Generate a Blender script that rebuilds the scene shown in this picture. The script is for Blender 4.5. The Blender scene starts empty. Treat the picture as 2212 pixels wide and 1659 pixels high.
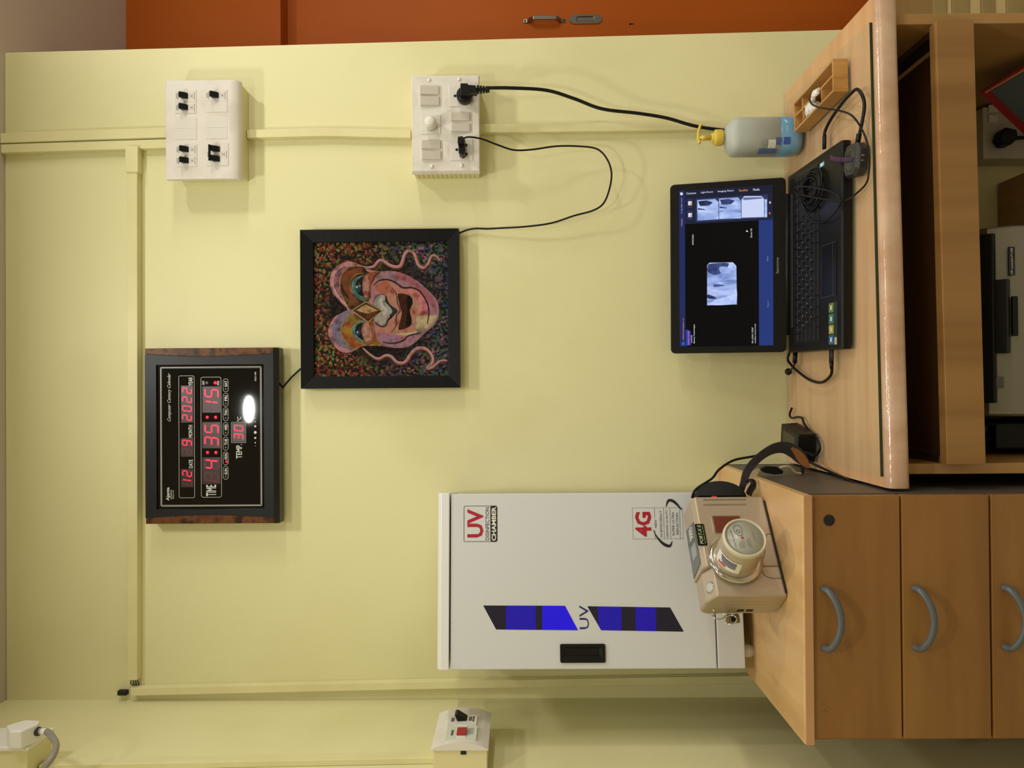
import bpy, bmesh, math, random
from mathutils import Vector, Matrix
C = bpy.context.scene.collection
PI = math.pi
# ---------------------------------------------------------------- camera
F = 1661.0
CAM = Vector((0, 0, 1.36))
YAW, PITCH, ROLL = math.radians(0.42), math.radians(0.48), math.radians(0.43)
fw = Vector((math.sin(YAW) * math.cos(PITCH), math.cos(YAW) * math.cos(PITCH), math.sin(PITCH)))
r0 = fw.cross(Vector((0, 0, 1))).normalized()
u0 = r0.cross(fw).normalized()
ru = (r0 * math.cos(ROLL) - u0 * math.sin(ROLL)).normalized()
uu = (u0 * math.cos(ROLL) + r0 * math.sin(ROLL)).normalized()
right, up = -uu, ru            # the phone was held sideways: the room lies on its side in the frame
M = Matrix((right, up, -fw)).transposed().to_4x4()
M.translation = CAM
cd = bpy.data.cameras.new('camera'); cd.sensor_fit = 'HORIZONTAL'; cd.sensor_width = 36
cd.lens = 36 * F / 2212; cd.clip_start = 0.02
cam = bpy.data.objects.new('camera', cd); C.objects.link(cam); cam.matrix_world = M
bpy.context.scene.camera = cam
def ray(x, y): return fw + right * ((x - 1106) / F) + up * ((829.5 - y) / F)
def PY(x, y, Y): d = ray(x, y); return CAM + d * ((Y - CAM.y) / d.y)
def PZ(x, y, Z): d = ray(x, y); return CAM + d * ((Z - CAM.z) / d.z)
def PX(x, y, X): d = ray(x, y); return CAM + d * ((X - CAM.x) / d.x)
# ---------------------------------------------------------------- world, exposure, lamps
sc = bpy.context.scene
sc.view_settings.view_transform = 'Standard'; sc.view_settings.look = 'None'
sc.view_settings.gamma = 1; sc.view_settings.use_curve_mapping = False
sc.view_settings.exposure = 0.08
w = bpy.data.worlds.new('world'); sc.world = w; w.use_nodes = True
w.node_tree.nodes['Background'].inputs[0].default_value = (1, .86, .66, 1)
w.node_tree.nodes['Background'].inputs[1].default_value = 0.05
CEIL = 2.535
LAMPS = [(0.12, 1.06, 4.7), (1.20, 1.08, 6.4)]      # flat round lamps over the desk
DISCS = [(-0.075, 0.145, 8.5), (0.50, 0.33, 3.5)]    # flat round lamps above the viewer
FILL_PANELS = [(0.4, -1.0, 3.0), (1.9, -1.0, 6.0)]  # unseen soft fill lamps, added at the rear to brighten the room
WARM = (1.0, 0.985, 0.93)
def lamp(kind, x, y, z, p, size, shape=None):
    ld = bpy.data.lights.new('lamp_light', kind); ld.energy = p; ld.color = WARM
    if kind == 'POINT': ld.shadow_soft_size = size
    else: ld.shape = shape; ld.size = size
    lo = bpy.data.objects.new('lamp_light', ld); C.objects.link(lo); lo.location = (x, y, z)
for lx, ly, lp in LAMPS + DISCS: lamp('AREA', lx, ly, CEIL - .022, lp, .108, 'DISK')
for lx, ly, lp in FILL_PANELS: lamp('AREA', lx, ly, CEIL - .026, lp, .56, 'SQUARE')
FILL_TUBE = (2.52, 0.45, 1.95)                             # unseen tube light added on the right-hand wall to brighten the left wall
ld = bpy.data.lights.new('added_fill_tube', 'AREA'); ld.shape = 'RECTANGLE'; ld.size = .05; ld.size_y = 1.15; ld.energy = 20; ld.color = WARM
lo = bpy.data.objects.new('added_fill_tube', ld); C.objects.link(lo); lo.location = FILL_TUBE; lo.rotation_euler = (0, math.radians(90), 0)
# ---------------------------------------------------------------- helpers
def lin(c):
    if isinstance(c, str): c = tuple(int(c[i:i + 2], 16) for i in (0, 2, 4))
    return tuple((v / 255 / 12.92 if v / 255 <= .04045 else ((v / 255 + .055) / 1.055) ** 2.4) for v in c) + (1,)
def mat(name, col, rough=.5, metal=0, var=None, vs=8, vscale=(1, 1, 1), bump=0, bs=200, coat=0, emit=None, es=1, spec=None, trans=0, ior=None, detail=4, alpha=None, sss=0):
    m = bpy.data.materials.new(name); m.use_nodes = True; nt = m.node_tree; N = nt.nodes; b = N['Principled BSDF']
    b.inputs['Base Color'].default_value = lin(col); b.inputs['Roughness'].default_value = rough; b.inputs['Metallic'].default_value = metal
    if coat: b.inputs['Coat Weight'].default_value = coat; b.inputs['Coat Roughness'].default_value = .08
    if spec is not None: b.inputs['Specular IOR Level'].default_value = spec
    if trans: b.inputs['Transmission Weight'].default_value = trans
    if ior: b.inputs['IOR'].default_value = ior
    if emit: b.inputs['Emission Color'].default_value = lin(emit); b.inputs['Emission Strength'].default_value = es
    if sss: b.inputs['Subsurface Weight'].default_value = sss; b.inputs['Subsurface Radius'].default_value = (.02, .02, .02)
    if var or bump:
        tc = N.new('ShaderNodeTexCoord'); mp = N.new('ShaderNodeMapping'); nt.links.new(tc.outputs['Object'], mp.inputs[0])
        mp.inputs['Scale'].default_value = vscale
    if var:
        nz = N.new('ShaderNodeTexNoise'); nz.inputs['Scale'].default_value = vs; nz.inputs['Detail'].default_value = detail
        nt.links.new(mp.outputs[0], nz.inputs['Vector'])
        cr = N.new('ShaderNodeValToRGB'); n = len(var); cr.color_ramp.elements[0].position = .32; cr.color_ramp.elements[1].position = .68
        cr.color_ramp.elements[0].color = lin(var[0]); cr.color_ramp.elements[1].color = lin(var[-1])
        for i in range(1, n - 1):
            e = cr.color_ramp.elements.new(.32 + .36 * i / (n - 1)); e.color = lin(var[i])
        nt.links.new(nz.outputs['Fac'], cr.inputs[0]); (nt.links.new(cr.outputs[0], b.inputs['Base Color']) if not emit else None)
        if emit: nt.links.new(cr.outputs[0], b.inputs['Emission Color'])
    if bump:
        n2 = N.new('ShaderNodeTexNoise'); n2.inputs['Scale'].default_value = bs; n2.inputs['Detail'].default_value = 3
        nt.links.new(tc.outputs['Object'], n2.inputs['Vector'])
        bp = N.new('ShaderNodeBump'); bp.inputs['Strength'].default_value = bump; bp.inputs['Distance'].default_value = .002
        nt.links.new(n2.outputs['Fac'], bp.inputs['Height']); nt.links.new(bp.outputs[0], b.inputs['Normal'])
    return m
class B:
    """collects shapes, each with a material slot, into one mesh"""
    def __init__(s): s.v = []; s.f = []; s.m = []; s.sm = []
    def add(s, vs, fs, mi=0, smooth=False):
        o = len(s.v); s.v += [Vector(v) for v in vs]
        for f in fs: s.f.append([o + i for i in f]); s.m.append(mi); s.sm.append(smooth)
        return s
    def box(s, x0, x1, y0, y1, z0, z1, mi=0):
        vs = [(x, y, z) for x in (x0, x1) for y in (y0, y1) for z in (z0, z1)]
        return s.add(vs, [(0, 1, 3, 2), (4, 6, 7, 5), (0, 4, 5, 1), (2, 3, 7, 6), (0, 2, 6, 4), (1, 5, 7, 3)], mi)
    def hexa(s, lo, hi, mi=0):
        """lo, hi: 4 points each, same winding"""
        n = len(lo)
        return s.add(list(lo) + list(hi), [tuple(range(n))[::-1], tuple(range(n, 2 * n))] + [(i, (i + 1) % n, n + (i + 1) % n, n + i) for i in range(n)], mi)
    def prism(s, poly, y0, y1, mi=0, ax='y', smooth=False):
        """poly of 2D points (x,z) extruded along y (or other axis)"""
        f = {'y': lambda a, b, c: (a, c, b), 'z': lambda a, b, c: (a, b, c), 'x': lambda a, b, c: (c, a, b)}[ax]
        n = len(poly); vs = [f(a, b, y0) for a, b in poly] + [f(a, b, y1) for a, b in poly]
        s.add(vs, [tuple(range(n)), tuple(range(n, 2 * n))[::-1]], mi)
        s.add(vs, [(i, n + i, n + (i + 1) % n, (i + 1) % n) for i in range(n)], mi, smooth)
        return s
    def rrect(s, cx, cz, w, h, r, y0, y1, mi=0, ax='y', n=5):
        return s.prism(rr(cx, cz, w, h, r, n), y0, y1, mi, ax)
    def lathe(s, prof, c=(0, 0, 0), ax='z', n=32, mi=0, sx=1, sy=1, caps=True):
        c = Vector(c); vs = []
        for r, t in prof:
            for i in range(n):
                a = 2 * PI * i / n; p = (r * math.cos(a) * sx, r * math.sin(a) * sy, t)
                if ax == 'y': p = (p[0], p[2], p[1])
                if ax == 'x': p = (p[2], p[0], p[1])
                vs.append(c + Vector(p))
        fs = [(k * n + i, k * n + (i + 1) % n, (k + 1) * n + (i + 1) % n, (k + 1) * n + i) for k in range(len(prof) - 1) for i in range(n)]
        s.add(vs, fs, mi, True)
        if caps:
            s.add(vs[:n], [tuple(range(n))], mi); s.add(vs[-n:], [tuple(range(n))], mi)
        return s
    def tube(s, pts, r, n=10, mi=0, smooth=True, spline=True, flat=None, closed=False):
        p = [Vector(q) for q in pts]
        if spline and len(p) > 2: p = cr(p, 8, closed)
        rad = r if callable(r) else (lambda t: r)
        vs = []; L = len(p); prev = None
        for i in range(L):
            if closed: t = p[(i + 1) % L] - p[(i - 1) % L]
            else: t = p[min(i + 1, L - 1)] - p[max(i - 1, 0)]
            t.normalize()
            if prev is None:
                a = Vector((0, 0, 1)) if abs(t.z) < .9 else Vector((1, 0, 0)); nrm = (a - t * a.dot(t)).normalized()
            else: nrm = (prev - t * prev.dot(t)).normalized()
            prev = nrm; bn = t.cross(nrm); rr_ = rad(i / (L - 1))
            for k in range(n):
                a = 2 * PI * k / n
                f1, f2 = flat or (1, 1)
                vs.append(p[i] + nrm * math.cos(a) * rr_ * f1 + bn * math.sin(a) * rr_ * f2)
        m = L if closed else L - 1
        fs = [(i * n + k, i * n + (k + 1) % n, ((i + 1) % L) * n + (k + 1) % n, ((i + 1) % L) * n + k) for i in range(m) for k in range(n)]
        s.add(vs, fs, mi, smooth)
        if not closed: s.add(vs[:n], [tuple(range(n))], mi); s.add(vs[-n:], [tuple(range(n))], mi)
        return s
    def sheet(s, poly, y, mi=0):
        """flat filled outline facing -y (x,z points), given a sliver of thickness"""
        return s.add([(a, y, b) for a, b in poly], [tuple(range(len(poly)))], mi)
    def xf(s, mtx, start=0):
        for i in range(start, len(s.v)): s.v[i] = mtx @ s.v[i]
        return s
def rr(cx, cz, w, h, r, n=5):
    out = []; r = min(r, w / 2, h / 2)
    for k, (sx, sz) in enumerate(((1, 1), (-1, 1), (-1, -1), (1, -1))):
        for i in range(n + 1):
            a = PI / 2 * (k + i / n); out.append((cx + sx * (w / 2 - r) + r * math.cos(a), cz + sz * (h / 2 - r) + r * math.sin(a)))
    return out
def cr(p, k=8, closed=False):
    out = []; L = len(p)
    for i in range(L if closed else L - 1):
        if closed: a, b, c, d = p[(i - 1) % L], p[i], p[(i + 1) % L], p[(i + 2) % L]
        else: a, b, c, d = p[max(i - 1, 0)], p[i], p[i + 1], p[min(i + 2, L - 1)]
        for j in range(k):
            t = j / k
            out.append(.5 * ((2 * b) + (c - a) * t + (2 * a - 5 * b + 4 * c - d) * t * t + (3 * b - a - 3 * c + d) * t ** 3))
    if not closed: out.append(p[-1])
    return out
def sp(pts, k=6, closed=True): return [(q.x, q.y) for q in cr([Vector((a, b, 0)) for a, b in pts], k, closed)]
def tag(o, label=None, cat=None, group=None, kind=None):
    if label: o['label'] = label
    if cat: o['category'] = cat
    if group: o['group'] = group
    if kind: o['kind'] = kind
    return o
def thing(name, label, cat, loc=(0, 0, 0), rot=(0, 0, 0), group=None):
    o = bpy.data.objects.new(name, None); C.objects.link(o); o.location = loc; o.rotation_euler = rot; o.empty_display_size = .05
    return tag(o, label, cat, group)
def wm(o):
    m = Matrix.LocRotScale(o.location, o.rotation_euler, None)
    return wm(o.parent) @ m if o.parent else m
def obj(name, b, m, parent=None, bevel=0, seg=2, world=False, solid=0, sub=0, label=None):
    me = bpy.data.meshes.new(name)
    vs = b.v
    if world and parent: inv = wm(parent).inverted(); vs = [inv @ v for v in vs]
    me.from_pydata([tuple(v) for v in vs], [], b.f)
    for k in (m if isinstance(m, (list, tuple)) else [m]): me.materials.append(k)
    me.polygons.foreach_set('material_index', b.m); me.polygons.foreach_set('use_smooth', b.sm)
    bm = bmesh.new(); bm.from_mesh(me)
    bmesh.ops.remove_doubles(bm, verts=bm.verts, dist=1e-6)
    if not getattr(b, 'flatn', False): bmesh.ops.recalc_face_normals(bm, faces=bm.faces)
    bm.to_mesh(me); bm.free()
    o = bpy.data.objects.new(name, me); C.objects.link(o)
    if parent: o.parent = parent
    if solid: s_ = o.modifiers.new('solid', 'SOLIDIFY'); s_.thickness = solid; s_.offset = 0
    if sub: s_ = o.modifiers.new('sub', 'SUBSURF'); s_.levels = sub; s_.render_levels = sub
    if bevel:
        bv = o.modifiers.new('bevel', 'BEVEL'); bv.width = bevel; bv.segments = seg; bv.limit_method = 'ANGLE'; bv.angle_limit = .7
        bv.harden_normals = False
    if label: o['label'] = label
    return o
def text(b, s, cx, cz, h, y, w=None, mi=0, off=0, shear=0, depth=.0003, align='CENTER', rot=0, mtx=None):
    """letters h tall (cap height) centred at cx, cz on a plane facing -y"""
    cu = bpy.data.curves.new('lettering', 'FONT'); cu.body = s; cu.size = 1; cu.offset = off; cu.shear = shear; cu.resolution_u = 2
    o = bpy.data.objects.new('lettering', cu); C.objects.link(o)
    dg = bpy.context.evaluated_depsgraph_get()
    me = bpy.data.meshes.new_from_object(o.evaluated_get(dg))
    vs = [v.co.copy() for v in me.vertices]; fs = [tuple(p.vertices) for p in me.polygons]
    bpy.data.objects.remove(o); bpy.data.curves.remove(cu); bpy.data.meshes.remove(me)
    if not vs: return b
    x0 = min(v.x for v in vs); x1 = max(v.x for v in vs); y0 = min(v.y for v in vs); y1 = max(v.y for v in vs)
    cap = .69 if w is None else (y1 - y0)
    k = h / cap; kx = k if w is None else w / (x1 - x0)
    mx = (x0 + x1) / 2 if align == 'CENTER' else x0
    my = .345 if w is None else (y0 + y1) / 2
    ca, sa = math.cos(rot), math.sin(rot); out = []
    for v in vs:
        a, c = (v.x - mx) * kx, (v.y - my) * k
        p = Vector((cx + a * ca - c * sa, y, cz + a * sa + c * ca)); out.append(mtx @ p if mtx else p)
    b.add(out, fs, mi); return b
def dup(root, loc=None, rot=None, label=None, group=None):
    r = root.copy(); C.objects.link(r)
    if loc is not None: r.location = loc
    if rot is not None: r.rotation_euler = rot
    if label: r['label'] = label
    if group: r['group'] = group
    for ch in [o for o in bpy.data.objects if o.parent == root]:
        c = ch.copy(); C.objects.link(c); c.parent = r
        for g in [o for o in bpy.data.objects if o.parent == ch]:
            d = g.copy(); C.objects.link(d); d.parent = c
    return r
# ---------------------------------------------------------------- shared materials
def wallmat(name, a, b_, rough=.55):
    m = mat(name, a, rough, var=[b_, a, a], vs=2.2, bump=.10, bs=220); return m
WALL = wallmat('yellow_wall_paint', 'e0daa8', 'd8d29e')
def wood(name, cols, grain=(1, 1, 14), s=3.5, rough=.45, coat=0, spec=None, bump=0):
    return mat(name, cols[0], rough, var=cols, vs=s, vscale=grain, coat=coat, detail=6, spec=spec, bump=bump)
WOODTOP = wood('desk_laminate', ['c99a6c', 'd3a577', 'd9ae80'], (1, 14, 14), 2.5, .4)
WOODFACE = wood('beech_laminate', ['9a6c3c', 'a67544', 'ae7d4a'], (1, 5, 12), 2.2, .42)
WOODDRAW = wood('drawer_laminate', ['7c5428', '885c2c', '906531'], (1, 1, 9), 2.4, .4)
PALEWOOD = wood('pale_maple_laminate', ['c29a66', 'cfa873', 'd8b380'], (14, 2.2, 1), 1.6, .38)
WHITE = mat('white_plastic', 'd9d2c8', .35, var=['cfc7bb', 'dcd6cd', 'dcd6cd'], vs=14)
WHITE2 = mat('clean_white_plastic', 'e2dfd8', .3)
CREAMBOX = mat('painted_box_side', 'dcd3a2', .5)
BLACK = mat('black_plastic', '0e0e0e', .4, spec=.25)
RUBBER = mat('black_rubber_cable', '0c0c0d', .45, spec=.3)
DARK = mat('dark_slot', '050505', .6)
CHROME = mat('chrome', 'c9c4ba', .12, 1)
DGREY = mat('dark_grey_plastic', '2a2b2b', .4)
GREYL = mat('grey_laminate', '504840', .45)
INK = mat('black_print', '18181c', .5)
# ---------------------------------------------------------------- the setting
D = 1.75; LX = -0.70
def struct(name, b, m, parent=None, **k):
    o = obj(name, b, m, parent, **k)
    if not parent: o['kind'] = 'structure'
    return o
ORANGE = mat('orange_laminate', 'b25818', .5, var=['ac5415', 'b85c1a'], vs=1.5, spec=.15)
CEILM = mat('ceiling_paint', 'bfb2a4', .8)
e0 = PY(10, 113, D).x; e1 = PY(1830, 63, D); sl = (e1.x - e0) / (e1.z - PY(10, 113, D).z)
zx = lambda z: e1.x + sl * (z - e1.z)
b = B(); b.prism([(LX - .12, 0), (zx(0), 0), (zx(CEIL), CEIL), (LX - .12, CEIL)], D, D + .12)
struct('wall_back', b, WALL, bevel=.003)
struct('wall_left', B().box(LX - .12, LX, -2.2, D, 0, CEIL), WALL)
FLOORM = mat('floor_tiles', 'c4bcae', .35)
struct('floor', B().box(LX - .12, 2.6, -2.2, 2.5, -.05, 0), FLOORM)
b = B(); b.box(LX - .12, 2.6, -2.2, 2.5, CEIL, CEIL + .06)
struct('ceiling', b, CEILM)
ROOMW = mat('room_wall_paint', 'd8d2bc', .7)
struct('wall_front', B().box(LX - .12, 2.6, -2.3, -2.2, 0, CEIL), ROOMW)
struct('wall_right', B().box(2.6, 2.7, -2.3, 2.5, 0, CEIL), ROOMW)
# orange shutters beyond the end of the wall
YO, YD = 2.30, 2.374
zl = PY(606, 60, YO).z
struct('wall_far', B().box(.3, 2.6, YD + .04, YD + .12, 0, CEIL), ROOMW)
struct('trim_1', B().box(.45, 2.6, YO, YD + .04, zl, CEIL), ORANGE)
zb = PY(2012, 10, YD).z
d = thing('door_1', None, None, (1.1, YD, 0)); d['kind'] = 'structure'
obj('door_panel', B().box(-.6, .55, 0, .04, zb, zl), ORANGE, d)
# pull handle, flush pull, keyhole (positions in the door's own plane)
def dl(x, y): p = PY(x, y, YD); return p.x - 1.1, p.z
STEEL = mat('worn_steel', '8e8a84', .28, 1)
hx, hz0 = dl(1130, 46); _, hz1 = dl(1222, 46)
b = B(); L = abs(hz0 - hz1); zm = (hz0 + hz1) / 2
b.prism([(-.0, zm + L / 2), (-.003, zm + L / 2), (-.004, zm + L * .4), (-.024, zm + L * .27), (-.024, zm - L * .27), (-.004, zm - L * .4), (-.003, zm - L / 2), (0, zm - L / 2), (0, zm - L * .38), (-.019, zm - L * .24), (-.019, zm + L * .24), (0, zm + L * .38)], hx - .006, hx + .006, ax='x')
obj('handle', b, STEEL, d, bevel=.0012)
for q in (1, -1): obj('handle_screw', B().lathe([(.003, -.0045), (.0022, -.0058)], (hx, 0, zm + q * L * .455), 'y', 12), DARK, d)
fx, fz = dl(1265, 42); q = .045
b = B(); oc = lambda w_, h_, c_: [(fx - w_, fz - h_ + c_), (fx - w_ + c_ * .8, fz - h_), (fx + w_ - c_ * .8, fz - h_), (fx + w_, fz - h_ + c_), (fx + w_, fz + h_ - c_), (fx + w_ - c_ * .8, fz + h_), (fx - w_ + c_ * .8, fz + h_), (fx - w_, fz + h_ - c_)]
o_, i_ = oc(.0145, .05, .011), oc(.0085, .029, .003); deep = oc(.0065, .025, .003)
n = 8
b.add([(a, -.003, c) for a, c in o_] + [(a, 0, c) for a, c in o_] + [(a, -.003, c) for a, c in i_] + [(a, -.0006, c) for a, c in deep],
      [(i, (i + 1) % n, n + (i + 1) % n, n + i) for i in range(n)] + [(i, (i + 1) % n, 2 * n + (i + 1) % n, 2 * n + i) for i in range(n)] +
      [(2 * n + i, 2 * n + (i + 1) % n, 3 * n + (i + 1) % n, 3 * n + i) for i in range(n)] + [tuple(range(3 * n, 4 * n))])
obj('flush_pull', b, mat('dull_grey_metal', '77716a', .4, 1), d)
kx, kz = dl(1364, 52)
b = B(); b.lathe([(.0035, -.0004), (.0035, 0)], (kx, 0, kz + .004), 'y', 14); b.box(kx - .0017, kx + .0017, -.0004, 0, kz - .008, kz + .004)
obj('keyhole', b, DARK, d)
# ceiling downlights
for k, (lx, ly, _) in enumerate(LAMPS + DISCS):
    t = thing('ceiling_downlight', ['flat round downlight in the ceiling over the desk', 'flat round downlight in the ceiling near the orange door', 'flat round downlight in the ceiling above the viewer', 'flat round downlight in the ceiling to the right of the viewer'][k], 'ceiling light', (lx, ly, CEIL), group='ceiling downlights')
    obj('rim', B().lathe([(.066, -.0005), (.066, -.020), (.061, -.020), (.061, -.0005)], n=36, caps=False), WHITE2, t)
for k, (lx, ly, _) in enumerate(FILL_PANELS):  # fittings for the added fill panels
    t = thing('added_fill_panel', ['square fill panel added unseen at the ceiling behind the viewer', 'square fill panel added unseen at the ceiling at the rear right of the room'][k], 'ceiling light', (lx, ly, CEIL), group='added fill panels')
    b = B()
    for q in ((-.30, -.28, -.30, .30), (.28, .30, -.30, .30), (-.28, .28, -.30, -.28), (-.28, .28, .28, .30)): b.box(q[0], q[1], q[2], q[3], -.024, -.0005)
    obj('frame', b, WHITE2, t); obj('diffuser', B().box(-.28, .28, -.28, .28, -.018, -.008), mat('diffuser', 'f0efe8', .5), t)
t = thing('added_fill_tube', 'long white tube fitting added unseen on the right-hand wall as fill light', 'tube light', (2.6, FILL_TUBE[1], FILL_TUBE[2]))
obj('fitting', B().box(-.045, -.0005, -.62, .62, -.03, .03), WHITE2, t, bevel=.004)
for q in (-1, 1): obj('end_cap', B().box(-.075, -.045, q * .6 - .012, q * .6 + .012, -.016, .016), WHITE2, t)
# cable trunking on the walls (paint covered): each run a closed box with a lid step
TRK = mat('painted_trunking', 'ded6a2', .5, var=['d8cf9a', 'e2dba8'], vs=6)
def trunk(label, pts, w_, dep=.016, name='cable_trunking', lid=True):
    """pts: wall points (x,z); strip of width w_ standing dep off the back wall"""
    p = [Vector((a, 0, c)) for a, c in pts]
    t = thing(name, label, 'cable trunking', (p[0].x, D, p[0].z))
    for nm, hw, y0, y1 in (('base', w_ / 2, D - dep * .55, D - .0005), ('lid', w_ / 2 - .0008, D - dep, D - dep * .55)):
        b = B()
        L_, R_ = [], []
        for i, q in enumerate(p):
            dr = (p[min(i + 1, len(p) - 1)] - p[max(i - 1, 0)]).normalized(); nn = Vector((dr.z, 0, -dr.x))
            L_.append(q + nn * hw); R_.append(q - nn * hw)
        poly = [(v.x, v.z) for v in L_] + [(v.x, v.z) for v in reversed(R_)]
        b.prism(poly, y0, y1); obj(nm, b, TRK, t, world=True, bevel=.001)
    return t
wp = lambda x, y, Y=D - .01: (PY(x, y, Y).x, PY(x, y, Y).z)
trunk('painted vertical trunking strip from ceiling to breaker box, right of the pair', [(wp(12, 300)[0], CEIL - .001), wp(200, 293), wp(362, 288)], .024)
trunk('painted vertical trunking strip from ceiling to breaker box, left of the pair', [(wp(12, 322)[0], CEIL - .001), wp(200, 316), wp(362, 311)], .0215, .014)
trunk('painted vertical trunking between the breaker box and the switchboard', [wp(535, 291), wp(700, 287), wp(888, 291)], .020)
trunk('painted vertical trunking running down from the switchboard behind the blue soap bottle', [wp(1036, 279), wp(1400, 275), (wp(1708, 268)[0], .76)], .021)
t = trunk('long horizontal painted trunking running above the digital clock', [wp(290, 325), wp(291, 900), wp(290, 1466)], .024, .020)
x_, z_ = wp(278, 350); obj('joint_sleeve', B().box(wp(0, 378)[0], wp(0, 322)[0], D - .0225, D - .001, wp(303.5, 350)[1], wp(276.5, 350)[1]), TRK, t, world=True, bevel=.001)
obj('open_end', B().box(wp(0, 322)[0], wp(0, 321)[0] + .0005, D - .014, D - .004, wp(298, 322)[1], wp(283, 322)[1]), DARK, t, world=True)
# ragged end near the left corner with its stub
b = B(); a = wp(290, 1466)
for i in range(4): b.tube([(a[0], D - .008 - .001 * i, a[1] + .006 - .004 * i), (a[0] - .012, D - .006, a[1] + .010 - .006 * i), (a[0] - .02, D - .004, a[1] + .002 - .003 * i)], .0011, 6)
obj('loose_wires', b, DGREY, t, world=True)
t = trunk('tall painted corner trunking running down the left room corner behind the white cabinet', [wp(286, 1492), wp(900, 1478), wp(1590, 1466), (wp(1700, 1463)[0], .75)], .019, .018)
tt = wp(264, 1498)
obj('cut_end', B().box(tt[0] - .004, tt[0] + .006, D - .012, D - .001, tt[1] - .01, tt[1] + .01), DARK, t, world=True)
# ---------------------------------------------------------------- desk
DZ = .750
desk = thing('desk', 'wide beech desk against the yellow wall carrying the laptop', 'desk', (.25, 1.5, 0))
FILM = mat('film_covered_edge', 'bf9c80', .2, var=['b89274', 'c4a084', 'ceae94'], vs=9, vscale=(2, 1, 1), bump=.7, bs=38, coat=.15)
b = B(); x0, x1 = -.168, .668
prof = lambda yf: [(yf + .012, DZ - .036), (yf + .003, DZ - .033), (yf, DZ - .026), (yf, DZ - .010), (yf + .003, DZ - .003), (yf + .011, DZ)]
pl, pr = prof(1.272), prof(1.300)
lo = [(x0, a, c) for a, c in [(1.745, DZ - .036)] + pl + [(1.745, DZ)]]; hi = [(x1, a, c) for a, c in [(1.745, DZ - .036)] + pr + [(1.745, DZ)]]
obj('desktop', B().hexa(lo, hi), WOODTOP, desk, world=True)
# translucent film band folded over the front edge
b = B(); e = .0008
pl = [(a - e, c + (e if k > 3 else 0)) for k, (a, c) in enumerate(prof(1.272))] + [(1.289, DZ + e)]
pr = [(a - e, c + (e if k > 3 else 0)) for k, (a, c) in enumerate(prof(1.300))] + [(1.3105, DZ + e)]
n = len(pl) - 1
vs = [(x0 + .001, a, c) for a, c in pl[:]] + [(x1 - .001, a, c) for a, c in pr]
b.add(vs, [(i, i + 1, n + 2 + i, n + 1 + i) for i in range(n)], 0, True); b.flatn = True
obj('edge_film', b, FILM, desk, world=True, label='shiny clear film wrapped over the front edge')
SIDE = wood('desk_side_laminate', ['9a7240', 'a67d48', 'ad854f'], (12, 1, 1), 2.5, .45)
obj('side_panel', B().box(-.149, -.131, 1.315, 1.742, .001, DZ - .036), SIDE, desk, world=True, bevel=.001)
obj('side_panel', B().box(.619, .637, 1.315, 1.742, .001, DZ - .036), SIDE, desk, world=True, bevel=.001)
obj('back_rail', B().box(-.131, .619, 1.724, 1.742, .50, DZ - .036), SIDE, desk, world=True)
b = B(); b.hexa([(-.1298, 1.281, .5865), (.6175, 1.300, .5865), (.6175, 1.322, .5865), (-.1298, 1.303, .5865)], [(-.1298, 1.281, .6505), (.6175, 1.300, .6505), (.6175, 1.322, .6505), (-.1298, 1.303, .6505)])
TRAYF = wood('tray_laminate', ['835c2d', '8c6534', '946c3b'], (14, 1, 1), 1.6, .42)
tr = obj('keyboard_tray', b, TRAYF, desk, world=True, bevel=.0012)
DKW = mat('tray_inside', '6b4a28', .6)
obj('tray_board', B().box(-.118, .606, 1.30, 1.70, .590, .602), DKW, tr, world=True)
for q in ((-.1305, -.1185), (.6065, .6185)): obj('slide_rail', B().box(q[0], q[1], 1.325, 1.69, .612, .640), mat('rail_metal', '8b8880', .35, 1), tr, world=True, bevel=.001)
obj('shelf', B().box(-.131, .457, 1.36, 1.742, .255, .273), SIDE, desk, world=True, bevel=.001)
obj('foot_shelf', B().box(-.131, .619, 1.36, 1.742, .08, .098), SIDE, desk, world=True)
# glass sheet
GL = bpy.data.materials.new('clear_glass'); GL.use_nodes = True
nt = GL.node_tree; bs_ = nt.nodes['Principled BSDF']; bs_.inputs['Roughness'].default_value = .02; bs_.inputs['Alpha'].default_value = .13; bs_.inputs['Base Color'].default_value = lin('9fb8a4'); bs_.inputs['IOR'].default_value = 1.5
GE = mat('green_glass_edge', '16321f', .12, spec=.7)
b = B(); z0, z1 = DZ + .0012, DZ + .0062
gp = [(-.150, 1.2915), (.6225, 1.3140), (.640, 1.736), (-.146, 1.736)]
b.add([(a, c, z1) for a, c in gp], [(0, 1, 2, 3)], 0)
b.add([(a, c, z) for z in (z0, z1) for a, c in gp], [(0, 1, 5, 4)], 1); b.add([(a, c, z) for z in (z0, z1) for a, c in gp], [(1, 2, 6, 5), (2, 3, 7, 6), (3, 0, 4, 7)], 0)
g = obj('glass_sheet', b, [GL, GE], None); tag(g, 'clear glass sheet with green edge lying on the desk', 'glass sheet')
GZ = z1
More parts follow.
